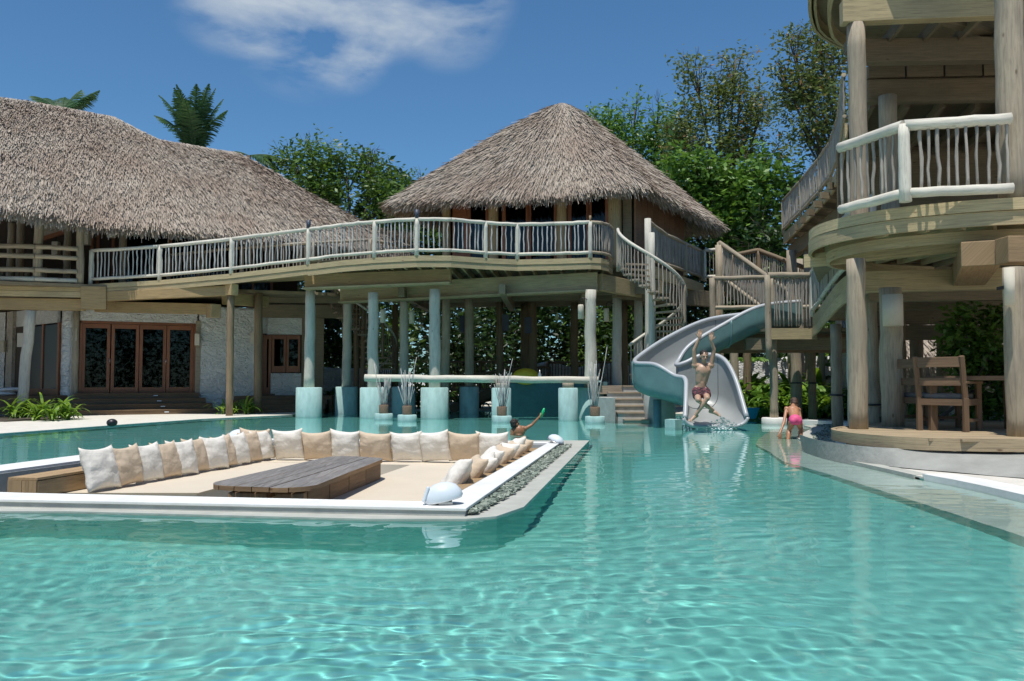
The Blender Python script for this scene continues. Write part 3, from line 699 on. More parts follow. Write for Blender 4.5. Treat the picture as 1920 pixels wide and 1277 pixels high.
# the thatched hut's walls
ap = Vector((1.78, 30.05, 10.95)); EA, EB, EC = Vector((-4.25, 27.85, 7.08)), Vector((4.05, 26.15, 7.22)), Vector((8.05, 32.4, 7.08)); ED = EA+(EC-EB)
w0, w1 = Vector((-2.35, 28.7, 4.62)), Vector((3.45, 27.4, 4.62)); wd_ = (w1-w0).normalized(); wn = Vector((wd_.y, -wd_.x, 0))
def onwall(px):
    k = (px-960)/FOC; t = (k*w0.y-w0.x)/(wd_.x-k*wd_.y); return w0+wd_*t
def wpanel(a, b, z0, z1, off, th, mat, name, parent=pav):
    p, q = onwall(a)+wn*off, onwall(b)+wn*off; h_ = z1-z0
    return MB().beam((p.x, p.y, 4.62+z0+h_/2), (q.x, q.y, 4.62+z0+h_/2), th, h_).build(name, M[mat], parent)
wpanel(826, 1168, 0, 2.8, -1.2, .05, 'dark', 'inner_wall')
MB().beam(w0+Vector((.1, .1, 1.3)), w0+Vector((2.0, 3.6, 1.3)), .12, 2.6).build('wall', M['tan_board'], pav)
for a, b in ((829, 845), (916, 935), (1045, 1064), (1142, 1167)):
    p = onwall((a+b)/2)+wn*.05; log('wall_post', p, p+Vector((0, 0, 2.7)), (b-a)/2/FOC*28.2, 'pine', pav, .004, 1, 14)
def window_unit(a, b, doors=False, z1=2.6):
    f = MB(); p, q = onwall(a), onwall(b)
    for c in (p, q): f.beam((c.x, c.y, 4.63), (c.x, c.y, 4.62+z1), .10, .12, up=wd_)
    f.beam((p.x, p.y, 4.70), (q.x, q.y, 4.70), .1, .16); f.beam((p.x, p.y, 4.62+z1), (q.x, q.y, 4.62+z1), .1, .14)
    fo = f.build('window_frame', M['red'], pav)
    MB().beam((p.x, p.y+.03, 5.9), (q.x, q.y+.03, 5.9), .012, 2.3).build('pane', M['glass'], fo)
    cm = MB(); n = 18; wv = []
    for i in range(n+1):
        c = p.lerp(q, i/n)+wn*(-.22+.03*math.sin(i*2.1)); wv.append((c.x, c.y))
    cm.ribbon(wv, 4.66, 7.1, .01).build('curtain', M['curtain'], fo)
for a, b in ((879, 914), (945, 990), (993, 1043), (1069, 1104), (1107, 1140)): window_unit(a, b)
dr = MB(); wpanel(848, 875, .0, .75, 0, .06, 'red', 'door_panel'); wpanel(848, 875, 1.9, 2.5, 0, .06, 'red', 'door_panel')
wpanel(848, 853, .75, 1.9, 0, .08, 'red', 'door_stile'); wpanel(870, 875, .75, 1.9, 0, .08, 'red', 'door_stile'); wpanel(853, 870, .75, 1.9, .0, .015, 'glass', 'pane')
wpanel(1169, 1186, 0, 2.7, -.1, .1, 'pine_dark', 'wall_panel'); wpanel(1186, 1198, 0, 2.7, -.3, .05, 'dark', 'wall_panel')
s0 = Vector((3.95, 27.2, 4.62)); s1 = Vector((6.35, 31.3, 4.62))
nb = 9
for i in range(nb):
    a, b = s0.lerp(s1, i/nb), s0.lerp(s1, (i+1)/nb-.004); MB().beam(a+Vector((0, 0, 1.35)), b+Vector((0, 0, 1.35)), .06, 2.9).build('wall_board', M['tan_board'], pav)
MB().beam(s1+Vector((0, 0, 1.3)), s1+Vector((-5, 1.2, 1.3)), .1, 2.6).build('wall', M['tan_board'], pav)
for i in range(7):   # rafters under the right eave
    a = s0.lerp(s1, .25+i*.13)+Vector((0, 0, 2.75)); MB().beam(a, a+Vector((.62, -.36, -.5)), .07, .12).build('rafter', M['pine'], pav)
def rounded(cs, r, n=6):
    out = []; m = len(cs)
    for i in range(m):
        p, a, b = cs[i], cs[i-1], cs[(i+1) % m]; da, db = (a-p).normalized(), (b-p).normalized()
        for k in range(n+1):
            t = k/n; out.append((p+da*r)*(1-t)**2+p*2*t*(1-t)+(p+db*r)*t*t)
    return out
eave = []
cs = [EA, EB, EC, ED]; rc = [.9, .35, .9, .9]
for i in range(4):
    p, a, b = cs[i], cs[i-1], cs[(i+1) % 4]; r = rc[i]; da, db = (a-p).normalized(), (b-p).normalized()
    for k in range(6): t = k/5; eave.append((p+da*r)*(1-t)**2+p*2*t*(1-t)+(p+db*r)*t*t)
    q0, q1 = p+db*r, b+(p-b).normalized()*rc[(i+1) % 4]
    for k in range(1, 12): eave.append(q0.lerp(q1, k/12))
eave.append(eave[0])
top = [ap+(e-ap).normalized()*.28 for e in eave]
for q in top: q.z = ap.z-.1
thatch(roof_surface(top, eave, 120, 14, .10), pav, dens=1300, wd=.031, fringe=.75, seed=3)
MB().ball(ap-Vector((0, 0, .22)), (.34, .34, .25)).build('roof_cap', M['thatch_base'], pav)
# pendant lanterns below the deck
for i, (px, py, Y, d_) in enumerate([(718, 592, 26.6, 'between the third spiral stair and the deck'), (772, 594, 27.5, ''), (838, 602, 28.5, ''), (1089, 584, 24.9, ''), (1137, 590, 26.8, '')]):
    p = P(px, py, Y); lb = ['pale cylinder lantern on the post beside the rear spiral stair', 'pale cylinder lantern hanging second from the left below the deck', 'pale cylinder lantern behind the third pale post of the pavilion', 'pale lantern on the left side of the tall pale post at the bar end', 'dim cylinder lantern between the two slim posts right of the bar'][i]
    t = thing('hanging_lantern', lb, 'lantern', p, 'lanterns under the pavilion deck')
    MB().lathe([(.0, -.22), (.085, -.22), (.085, .16), (.07, .2), (.0, .2)], p, 16).build('lamp_shade', M['shade'], t)
    MB().tube([p+Vector((0, 0, .2)), p+Vector((0, 0, .34)), p+Vector((.06, 0, .40)), p+Vector((.22, 0, .34))], .012, 6).build('bracket', M['black'], t)

# railings of the pavilion deck and ramp
g_ = 'log railings along the upper walkway'
def rl(i0, i1, label, **k): return railing(label, [p+Vector((0, .04, 0)) for p in DP[i0:i1+1]], group=g_, **k)
rl(0, 3, 'whitewashed log railing climbing along the curved ramp from the left lodge', mat='log_white', pr=.065, rr=.05, sp=.125)
rl(3, 6, 'whitewashed log railing on the bulging curve above the three pale pool posts', posts=[0, 2, 3], mat='log_white', pr=.065, rr=.05)
rl(6, 11, 'whitewashed log railing in front of the thatched hut above the bar', posts=[0, 2, 3, 5], mat='log_white', pr=.065, rr=.05, sp=.13)
rl(11, 14, 'short railing section of close sticks beside the top of the spiral stair', posts=[0, 3], sp=.075, mat='log', stick='stick')
for i, v, lb in ((3, .22, 'dark cap on the railing post where the ramp meets the deck'), (6, .22, 'dark cap on the railing post at the outermost bulge of the deck')):
    p = DP[i]+Vector((0, .04, 1.08)); t = tag(MB().tube([p, p+Vector((0, 0, .24))], .065, 12).build('post_lamp', M['navy']), lb, 'post light', 'dark lamps on the railing posts')
p = DP[11]+Vector((0, .04, 1.06)); tag(MB().tube([p, p+Vector((0, 0, .18))], .035, 10).build('post_lamp', M['log_brown']), 'small brown stub on the railing corner post near the spiral stair', 'post light', 'dark lamps on the railing posts')
rb = [Vector(((px-960)/FOC*Y, Y, z)) for px, Y, z in [(312, 28.2, 4.2), (450, 28.0, 4.42), (585, 27.8, 4.55), (692, 27.6, 4.62), (778, 29.8, 4.62)]]
railing('log railing along the inner side of the ramp in front of the lodge eave', rb, group=g_, mat='log', stick='stick', sp=.12)
# ramp slab between the lodge and the pavilion
ramp = thing('curved_ramp', 'curved timber ramp bridging the left lodge and the pavilion deck', 'walkway', (-8, 26, 4))
fascia(DP[:4], ramp, ((0, .14), (.15, .30)))
ib = [Vector((-12.6, 28.6, 4.05)), Vector((-11.2, 28.5, 4.2)), Vector((-8.9, 28.3, 4.4)), Vector((-6.3, 28.0, 4.52))]
for k in range(9):
    mb = MB(); t0, t1 = k/9+.002, (k+1)/9-.002
    fr = [(p+Vector((0, .07, 0))).lerp(q, t0) for p, q in zip(DP[:4], ib)]; bk = [(p+Vector((0, .07, 0))).lerp(q, t1) for p, q in zip(DP[:4], ib)]
    for i in range(3):
        b = len(mb.v); mb.v += [fr[i]-Vector((0, 0, .10)), fr[i+1]-Vector((0, 0, .10)), bk[i+1]-Vector((0, 0, .10)), bk[i]-Vector((0, 0, .10)), fr[i]-Vector((0, 0, .03)), fr[i+1]-Vector((0, 0, .03)), bk[i+1]-Vector((0, 0, .03)), bk[i]-Vector((0, 0, .03))]
        for f in ((3, 2, 1, 0), (4, 5, 6, 7), (0, 1, 5, 4), (2, 3, 7, 6)): mb.face([b+j for j in f], [(i*2, k*.3), (i*2+2, k*.3), (i*2+2, k*.3+.28), (i*2, k*.3+.28)])
    mb.build('deck_plank', M['pine'], ramp)
for p, q, h_ in ((P(160, 558, 26.35), P(430, 545, 25.75), .30), (P(420, 560, 26.6), P(500, 566, 28.4), .36), (P(180, 575, 27.0), P(405, 580, 26.9), .34)):
    MB().beam(p, q, .2, h_).build('beam', M['pine_warm'], ramp, bevel=.012)
MB().beam(P(395, 583, 26.6), P(405, 583, 26.1), .30, .42).build('beam_end', M['pine_warm'], ramp, bevel=.015)
MB().beam(P(423, 543, 25.9), P(440, 543, 25.5), .24, .34).build('beam_end', M['pine_warm'], ramp, bevel=.012)
x = P(431, 700, 25.7).x; log('post', (x, 25.7, -.1), (x, 25.7, 3.95), .105, 'log_brown', ramp, .02, 1, 14)
x = P(483, 700, 27.6).x; log('post', (x, 27.6, 0), (x, 27.6, 3.9), .13, 'log_brown', ramp, .02, 1, 14)

M['shaded_teal'] = plain('shaded_teal_render', (.07, .16, .17), .8)  # teal of the bar recess wall, with the shade under the deck mixed in
# ------------------------------------------------------------------ pool bar
bar = thing('pool_bar', 'swim up bar with a long bleached log edge and dark recess under the pavilion', 'bar', (.5, 24.4, 0))
pts = logpts(P(684, 709, 24.45), P(1122, 713, 24.25), .0, 14); pts = [p+Vector((0, 0, R.uniform(-.012, .012))) for p in pts]
MB().tube(pts[:9], [.105*R.uniform(.93, 1.05) for _ in pts[:9]], 14).build('edge_log', M['log_white'], bar)
MB().tube(pts[8:], [.10*R.uniform(.93, 1.05) for _ in pts[8:]], 14).build('edge_log', M['log_white'], bar)
MB().beam((.0, 25.05, 1.06), (2.6, 24.8, 1.06), .8, .05).build('counter_top', M['aqua'], bar)
MB().beam((-.1, 26.75, .0), (2.75, 26.6, .0), .12, 2.0).build('recess_wall', M['shaded_teal'], bar, recv=True)
MB().beam((2.72, 24.9, .0), (2.78, 27.0, .0), .12, 2.1).build('recess_wall', M['shaded_teal'], bar, recv=True)
for px, Y in ((940, 24.2), (1065, 23.95)):
    x = (px-960)/FOC*Y; b_ = MB().lathe([(.27, -1.3), (.275, 0), (.275, .86), (.25, .88), (0, .88)], (x, Y, 0), 26).build('support', BASE, bar, recv=True)
    MB().tube([(x, Y, .88), (x, Y, 1.02)], .16, 14).build('stub', M['log'], b_)
    b_.scale = (1, 1, 1)
# planters of sticks standing in the pool
for i, (px, Y, hs, n_) in enumerate([(720, 24.2, 1.35, 17), (764, 23.3, 1.5, 18), (941, 22.6, 1.45, 22), (1115, 22.3, 1.75, 24)]):
    x = (px-960)/FOC*Y; lb = ['stick planter leftmost, on its pale block near the third post base', 'stick planter second from the left with one long bent stick', 'stick planter behind the boy in front of the bar recess', 'tallest stick planter in front of the post at the bar end'][i]
    t = thing('stick_planter', lb, 'planter', (x, Y, 0), 'planters of bleached sticks standing in the pool')
    MB().lathe([(.25, -1.2), (.26, 0), (.26, .14), (.245, .155), (0, .155)], (x, Y, 0), 24).build('plinth', BASE, t, recv=True)
    MB().lathe([(.125, .155), (.13, .2), (.135, .38), (.125, .40), (.11, .40), (0, .36)], (x, Y, 0), 18).build('coir_pot', M['coir'], t)
    for k in range(n_):
        a = R.uniform(0, 6.28); r0 = R.uniform(0, .09); lean = R.uniform(.02, .20); h_ = hs*R.uniform(.42, .8)
        if k == 0: h_ = hs; lean = .28
        p0 = Vector((x+r0*math.cos(a), Y+r0*math.sin(a), .32)); p1 = p0+Vector((lean*math.cos(a)*1.0, lean*math.sin(a), h_-.1)); mid = p0.lerp(p1, .5)+Vector((R.uniform(-.03, .03), R.uniform(-.03, .03), 0))
        MB().tube([p0, p0.lerp(mid, .5)+Vector((R.uniform(-.01, .01), 0, 0)), mid, mid.lerp(p1, .5)+Vector((R.uniform(-.015, .015), 0, 0)), p1], [.014, .013, .012, .010, .007], 5).build('stick', M['stick_white'], t)
t = thing('yellow_float', 'yellow domed float lying behind the bar log', 'float', (.5, 26.5, 1.07))
MB().ball(P(986, 706, 26.6), (.42, .3, .26), 20, 12).build('float_body', M['yellow'], t); MB().tube([P(962, 707, 26.4), P(1012, 707, 26.4)], .03, 8).build('float_seam', M['yellow'], t)
for i, (px, py) in enumerate(((946, 701), (1012, 703))):
    p = P(px, py, 25.2); tag(MB().lathe([(.0, -.1), (.05, -.1), (.06, .0), (.03, .06), (.02, .14), (0, .15)], p, 12).build('bottle', M['black'] if i == 0 else M['steel']), ['dark bottle standing on the bar counter left of the yellow float', 'metal flask on the bar counter right of the yellow float'][i], 'bottle')
# concrete steps beside the bar
st = thing('pool_steps', 'concrete pool steps with timber nosings rising to the bar right end', 'steps', (2.9, 23.5, 0))
for k in range(6):
    z1 = .03+.175*(k); x0, x1 = P([1213, 1205, 1195, 1184, 1176, 1172][k], 700, 22.6+k*.33).x, P([1170, 1157, 1146, 1140, 1140, 1168][k], 700, 22.6+k*.33).x
    y0 = 22.5+k*.33; stp = MB().box(min(x0, x1), 3.62, y0, y0+.36, -1.15 if k < 5 else .0, z1).build('step', M['concrete'], st, recv=True)
    MB().box(min(x0, x1)-.01, 3.6, y0-.03, y0+.34, z1, z1+.035).build('nosing', M['step_pale'], stp)
MB().lathe([(.42, -1.2), (.42, .82), (.40, .86), (0, .86)], (3.95, 22.9, 0), 30).build('round_pier', M['concrete'], st, recv=True)
MB().prism([(2.35, 23.5), (2.75, 22.8), (2.8, 24.6), (2.35, 24.9)], -1.1, .62).build('side_wall', M['concrete'], st, recv=True)
MB().box(2.3, 4.6, 24.5, 27, .7, .93).build('landing', M['step_pale'], st)

# ------------------------------------------------------------------ spiral stairs
def spiral(label, c, r, th0, sweep, z0, z1, railh=.92, n=20, mat='log', stick='stick', polemat='log_blue', poletop=5.3, pole=.10, ccw=1, name='spiral_staircase'):
    t = thing(name, label, 'staircase', (c[0], c[1], 0)); c = Vector((c[0], c[1], 0))
    log('pole', c+Vector((0, 0, -.1)), c+Vector((0, 0, poletop)), pole, polemat, t, .01, .95, 14, seg=8)
    def pt(f, rr, dz=0): a = th0+sweep*f; return c+Vector((math.cos(a)*rr, math.sin(a)*rr, z1+(z0-z1)*f+dz))
    for k in range(n):
        f0 = (k-.15)/n; f1 = (k+1.05)/n; z = z1+(z0-z1)*(k+.5)/n; mb = MB(); a0, a1 = th0+sweep*f0, th0+sweep*f1
        pl = [c+Vector((math.cos(a)*q, math.sin(a)*q, 0)) for a, q in ((a0, .08), (a0, r), ((a0+a1)/2, r*1.01), (a1, r), (a1, .08))]
        if sweep < 0: pl = pl[::-1]
        mb.prism([(p.x, p.y) for p in pl], z-.05, z).build('tread', M['step_pale'], t)
    m = 44
    MB().tube([pt(i/m, r, railh) for i in range(m+1)], .045, 8).build('handrail', M['log_white'], t)
    nb_ = int(abs(sweep)*r/.11)
    for k in range(nb_):
        f = (k+.5)/nb_; p = pt(f, r, -.12); inst(R.choice(STK[stick]), t, p, (R.uniform(.7, 1), R.uniform(.7, 1), railh+.12), R.uniform(0, 6))
    for f in (0, .5): p = pt(f, r, -.3); log('newel', p, p+Vector((0, 0, 1.2)), .05, mat, t, .004)
    return t
spiral('pale spiral staircase winding down from the hut deck beside the water slide', (3.98, 24.2), .95, PI*.97, PI*1.72, 1.2, 4.50, n=19)
spiral('brown spiral staircase at the back left below the ramp', (-5.3, 30.4), 1.15, PI*.95, PI*1.6, .25, 4.15, n=20, polemat='log_brown', poletop=4.2, mat='log_brown', stick='stick_brown')

# ------------------------------------------------------------------ left lodge
lod = thing('thatched_lodge', 'long two storey lodge with white rough walls, red framed doors and a big thatched roof', 'lodge', (-12, 29, 0))
T = [(-24, 25.4, 11.0), (-17.8, 29.5, 11.0), (-14.9, 31.5, 10.98), (-12.95, 30.9, 9.95), (-10.55, 32.5, 9.9), (-7.5, 32.4, 8.1), (-3.95, 32.3, 6.02)]
Bt = [(-20, 19.0, 5.95), (-14.6, 22.9, 5.95), (-12.3, 25.6, 5.95), (-10.2, 26.7, 6.0), (-7.9, 28.0, 6.0), (-5.7, 30.2, 6.0), (-3.85, 32.2, 5.95)]
thatch(roof_surface(T, Bt, 70, 14, .22), lod, dens=1100, wd=.032, seed=11)
T2 = T[::-1]; Bk = [(-4.5, 33, 6), (-8, 37, 6), (-11.5, 38.5, 6), (-15, 37.5, 6), (-17.5, 37.5, 6), (-21.5, 36, 6), (-27, 32.5, 6)]
thatch(roof_surface(T2, Bk, 30, 8, .1), lod, dens=60, eave=False, seed=12)
FZ = .62
f0, f1 = Vector((-13.95, 27.5, 0)), Vector((-10.78, 29.0, 0)); fd = (f1-f0).normalized(); fn = Vector((fd.y, -fd.x, 0))
def onl(px, a=f0, d=fd): k = (px-960)/FOC; t = (k*a.y-a.x)/(d.x-k*d.y); return a+d*t
def lpan(px0, px1, z0, z1, off, th, mat, name, par=lod, a=f0, d=fd):
    nn = Vector((d.y, -d.x, 0)); p, q = onl(px0, a, d)+nn*off, onl(px1, a, d)+nn*off; h_ = z1-z0
    return MB().beam((p.x, p.y, z0+h_/2), (q.x, q.y, z0+h_/2), th, h_).build(name, M[mat] if isinstance(mat, str) else mat, par)
def rough_wall(px0, px1, z0, z1, off=0, a=f0, d=fd, th=.3, name='rough_wall'):
    nn = Vector((d.y, -d.x, 0)); p, q = onl(px0, a, d)+nn*off, onl(px1, a, d)+nn*off; return rough(p, q, z0, z1, th, lod, name)
def rough(p, q, z0, z1, th, par, name='rough_wall', mat='plaster', res=.09, amp=.028, topw=0):
    p, q = Vector(p), Vector(q); d = q-p; ln = d.length; d.normalize(); nn = Vector((d.y, -d.x, 0)); nx = max(2, int(ln/res)); nz = max(2, int((z1-z0)/res)); mb = MB()
    for side in (1, -1):
        b = len(mb.v)
        for i in range(nx+1):
            for j in range(nz+1):
                s_ = p+d*(ln*i/nx); zt = z1+topw*noise.noise(Vector((ln*i/nx*.8, p.x, 0))); z = z0+(zt-z0)*j/nz; e = amp*noise.noise(Vector((ln*i/nx*2.6+p.x, z*5.5, 3.1)))+amp*.6*noise.noise(Vector((ln*i/nx*6, z*9, 1)))
                o = s_+nn*(side*(th/2+e)*(.8 if j == nz and topw else 1)); mb.v.append(Vector((o.x, o.y, z)))
        for i in range(nx):
            for j in range(nz):
                k = [b+i*(nz+1)+j, b+(i+1)*(nz+1)+j, b+(i+1)*(nz+1)+j+1, b+i*(nz+1)+j+1]; mb.face(k if side == 1 else k[::-1], [(0, 0)]*4, True)
    h = (nx+1)*(nz+1)
    for i in range(nx): a_ = i*(nz+1)+nz; c_ = (i+1)*(nz+1)+nz; mb.face([a_, c_, c_+h, a_+h], [(0, 0)]*4, True)
    for i in (0, nx):
        for j in range(nz): a_ = i*(nz+1)+j; mb.face([a_, a_+1, a_+1+h, a_+h], [(0, 0)]*4)
    return mb.build(name, M[mat], par)
rough_wall(148, 368, 3.02, 3.5)
lintel = None
rough_wall(371, 475, 0, 3.6, .12)
lpan(365, 374, FZ, 3.1, .22, .16, 'log', 'wall_post'); 
p = onl(140)+fn*.15; log('wall_post', p+Vector((0, 0, .3)), p+Vector((0, 0, 3.45)), .13, 'log', lod)
rough(onl(118)+fn*.1, onl(136)+fn*.25, 0, 3.55, .2, lod)
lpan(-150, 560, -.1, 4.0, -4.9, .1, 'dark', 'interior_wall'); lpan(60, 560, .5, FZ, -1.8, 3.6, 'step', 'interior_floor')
lpan(150, 475, 3.45, 3.52, -1.8, 3.4, 'pine_dark', 'ceiling')
# folding doors
def door_leaf(px0, px1, z0, z1, a=f0, d=fd, off=0, handle=False, fw=.1):
    p, q = onl(px0, a, d), onl(px1, a, d); nn = Vector((d.y, -d.x, 0)); p, q = p+nn*off, q+nn*off; mb = MB(); dd = (q-p).normalized()
    for c in (p+dd*fw/2, q-dd*fw/2): mb.beam((c.x, c.y, z0), (c.x, c.y, z1), fw-.006, .06, up=(nn.x, nn.y, 0))
    a0, b0 = p+dd*fw, q-dd*fw
    for z, h_ in ((z0+.11, .22), (z1-.07, .14)): mb.beam((a0.x, a0.y, z), (b0.x, b0.y, z), .05, h_)
    fo = mb.build('door', M['red'], lod)
    MB().beam((a0.x, a0.y, (z0+z1)/2), (b0.x, b0.y, (z0+z1)/2), .012, z1-z0-.3).build('pane', M['glass'], fo)
    if handle: MB().tube([(q.x+nn.x*.05, q.y+nn.y*.05, z0+1.0), (q.x+nn.x*.07, q.y+nn.y*.07, z0+1.16)], .015, 8).build('handle', M['steel'], fo)
for i, (a, b) in enumerate(((153, 206), (208, 260), (261, 311), (312, 362))): door_leaf(a, b, FZ+.02, 2.93, handle=i in (0, 2))
lpan(149, 153, FZ, 3.0, .02, .14, 'red', 'door_jamb'); lpan(362, 366, FZ, 3.0, .02, .14, 'red', 'door_jamb'); lpan(149, 366, 2.94, 3.02, .02, .14, 'red', 'door_head')
# inside: furniture hints through the glass
for i in range(4):
    c = onl(225+i*35)-fn*1.6; mb = MB()
    for dx, dy in ((-.2, -.2), (.2, -.2), (.2, .2), (-.2, .2)): mb.beam((c.x+dx, c.y+dy, FZ), (c.x+dx, c.y+dy, FZ+(.95 if dy > 0 else .45)), .04, .04)
    mb.beam((c.x-.22, c.y, FZ+.45), (c.x+.22, c.y, FZ+.45), .44, .04); mb.beam((c.x-.2, c.y+.2, FZ+.8), (c.x+.2, c.y+.2, FZ+.8), .03, .2)
    o = mb.build('indoor_chair', M['log'], None); tag(o, 'wooden chair seen dimly through the folding glass doors, %s from the left' % ordn[i], 'chair', 'chairs inside the lodge')
# left bay with dark doors
g0_, gd = Vector((-14.25, 27.7, 0)), Vector((-.62, .78, 0)).normalized()
g0_ = onl(112); gd = Vector((-.75, .66, 0)).normalized()
bw = Vector((.66, .75, 0))*.9; a_, b_ = g0_+bw-gd*.3, g0_+bw+gd*4.4; MB().beam((a_.x, a_.y, 2), (b_.x, b_.y, 2), .08, 3.6).build('interior_wall', M['dark'], lod)
def bay(t0, t1, z0, z1, mat, name, th=.08):
    p, q = g0_+gd*t0*1.45, g0_+gd*t1*1.45; return MB().beam((p.x, p.y, (z0+z1)/2), (q.x, q.y, (z0+z1)/2), th, z1-z0).build(name, M[mat], lod)
bay(.1, 2.9, 2.95, 3.5, 'plaster', 'wall'); bay(0, .1, FZ, 2.95, 'red', 'door_jamb'); bay(.1, .9, FZ+.2, 2.9, 'glass_dark', 'pane', .02); bay(.9, 1.0, FZ, 2.95, 'red', 'door_stile'); bay(1.0, 1.8, FZ+.2, 2.9, 'glass_dark', 'pane', .02); bay(1.8, 1.9, FZ, 2.95, 'red', 'door_stile'); bay(1.9, 2.6, FZ, 2.95, 'dark', 'door_panel'); bay(.1, 1.8, FZ, FZ+.2, 'red', 'door_rail')
bay(2.6, 3.0, FZ, 3.5, 'plaster_tan', 'wall', .3); rough(P(22, 640, 30.6).xy.to_3d(), P(3, 640, 30.2).xy.to_3d(), 0, 3.5, .3, lod)
# right bay: door and window under the ramp
h0 = Vector((-9.0, 30.2, 0)); hd = Vector((1, .16, 0)).normalized()
rough_wall(476, 500, 2.75, 3.6, 0, h0, hd); rough_wall(500, 566, 2.72, 3.5, 0, h0, hd); rough_wall(509, 566, .3, 1.35, 0, h0, hd)
lpan(490, 495, FZ, 2.75, 0, .1, 'red', 'door_jamb', lod, h0, hd); door_leaf(495, 509, FZ, 2.7, h0, hd)
door_leaf(510, 536, 1.38, 2.7, h0, hd, .02, fw=.08); door_leaf(537, 563, 1.38, 2.7, h0, hd, .02, fw=.08)
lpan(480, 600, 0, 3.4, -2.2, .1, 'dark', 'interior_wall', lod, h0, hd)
lpan(566, 585, .2, 3.4, .05, .2, 'pine_dark', 'wall_post', lod, h0, hd); lpan(590, 607, .2, 3.5, .05, .2, 'pine_dark', 'wall_post', lod, h0, hd)
lpan(476, 650, 3.3, 3.75, .35, .2, 'pine_dark', 'beam', lod, h0, hd)
lpan(480, 640, 3.75, 4.05, 1.2, .08, 'pine_dark', 'fascia_board', lod, h0, hd)
# wall lamps
for i, (px, py, Y, w_, h_) in enumerate([(45, 638, 26.7, 14, 26), (143, 628, 27.4, 11, 24), (373, 637, 28.7, 9, 22), (476, 635, 29.4, 7, 22), (118, 638, 27.6, 9, 22), (8, 650, 30, 10, 22)]):
    p = P(px, py, Y)-fn*0+Vector((0, -.12, 0)); ww, hh_ = w_/FOC*Y, h_/FOC*Y
    t = thing('wall_lamp', ['pale box lamp on the left side of the leaning porch post', 'pale box lamp beside the left edge of the folding doors', 'narrow box lamp right of the folding doors', 'narrow box lamp at the right edge of the white rough wall', 'small lamp on the white pier left of the folding doors', 'small lamp on the pillar at the left edge of the photo'][i], 'lamp', p, 'wall lamps of the lodge')
    MB().box(p.x-ww/2, p.x+ww/2, p.y-.06, p.y+.06, p.z-hh_/2, p.z+hh_/2).build('lamp_shade', M['shade'], t, bevel=.008); MB().box(p.x-.03, p.x+.03, p.y+.06, p.y+.14, p.z-.05, p.z+.05).build('bracket', M['black'], t)
# upper storey
MB().prism([(-22, 22.5), (-13.4, 25.7), (-12.9, 26.0), (-6.2, 28.3), (-4.6, 30.5), (-6, 33), (-20, 33)], 3.92, 4.02).build('upper_floor', M['pine_dark'], lod)
pL = [P(-60, 520, 25.3), P(148, 532, 25.9)]
for k, (zt, zb) in enumerate(((4.02, 3.80), (3.79, 3.62))): MB().beam((-17, 25.2-.02*k, (zt+zb)/2), (-13.1, 26.05-.02*k, (zt+zb)/2), .06, zt-zb).build('fascia_board', M['pine'], lod)
MB().beam((-17, 25.45, 3.4), (-13.2, 26.3, 3.42), .2, .36).build('beam', M['pine_warm'], lod, bevel=.01)
MB().beam((-13.15, 25.95, 3.6), (-12.5, 26.2, 3.62), .22, .7).build('beam_end', M['pine_warm'], lod, bevel=.01)
for px, Y, z0, z1, r, lean in ((66, 25.6, 4.02, 6.4, .13, 0), (146, 26.0, 4.02, 6.3, .11, 0), (121, 27.8, 4, 6.6, .11, 0), (226, 27.9, 4, 6.4, .12, 0), (32, 28.5, 4, 6.6, .12, 0), (14, 28.6, 4, 6.4, .11, 0), (375, 29.4, 4, 6.4, .10, 0), (432, 29.9, 4, 6.4, .1, 0), (55, 26.0, .4, 3.22, .15, -.18)):
    x = (px-960)/FOC*Y; log('post', (x+lean, Y, z0), (x, Y, z1), r, 'log_white' if lean else 'log', lod, .02, 1, 14)
for z in (.42, .83, 1.12):   # horizontal log rails of the porch
    a, m_, b = Vector((-17, 24.95, 3.98+z)), P(66, 480, 25.45), P(146, 480, 25.9); m_.z = b.z = 3.98+z; m_.z += .0
    if z == 1.12: pass
    log('porch_rail', a, m_, .075, 'log', lod, .01, 1, 10); log('porch_rail', m_, b, .07, 'log', lod, .01, 1, 10)
log('porch_rail', (-17, 24.95, 4.12), P(66, 480, 25.45).xy.to_3d()+Vector((0, 0, 4.12)), .075, 'log_blue', lod, .01, 1, 10); log('porch_rail', P(66, 480, 25.45).xy.to_3d()+Vector((0, 0, 4.12)), P(146, 480, 25.9).xy.to_3d()+Vector((0, 0, 4.12)), .07, 'log_blue', lod, .01, 1, 10)
for i in range(6):
    p = P(4+i*16+R.uniform(-2, 2), 505, 26.6); MB().box(p.x-.05, p.x+.05, 26.5, 26.6, 4.02, 4.62).build('back_slat', M['pine_dark'], lod)
u0, ud = Vector((-17, 28.6, 0)), Vector((.93, .30, 0)).normalized()
def upan(px0, px1, z0, z1, off, th, mat, name): return lpan(px0, px1, z0, z1, off, th, mat, name, lod, u0, ud)
upan(-80, 560, 4.02, 6.9, -1.2, .1, 'dark', 'inner_wall')
upan(232, 372, 4.1, 6.3, -.3, .03, 'curtain', 'curtain'); upan(312, 318, 4.05, 6.3, 0, .1, 'red', 'window_mullion'); upan(228, 233, 4.05, 6.3, 0, .1, 'red', 'window_mullion'); upan(366, 371, 4.05, 6.3, 0, .1, 'red', 'window_mullion')
upan(233, 312, 4.1, 6.3, -.05, .012, 'glass', 'pane'); upan(318, 366, 4.1, 6.3, -.05, .012, 'glass', 'pane'); upan(385, 428, 4.1, 6.3, -.05, .012, 'glass', 'pane'); upan(440, 500, 4.1, 6.3, -.05, .012, 'glass', 'pane')
for px in (165, 176, 205, 437, 470, 505): upan(px, px+5, 4.05, 6.4, 0, .1, 'red', 'window_mullion')
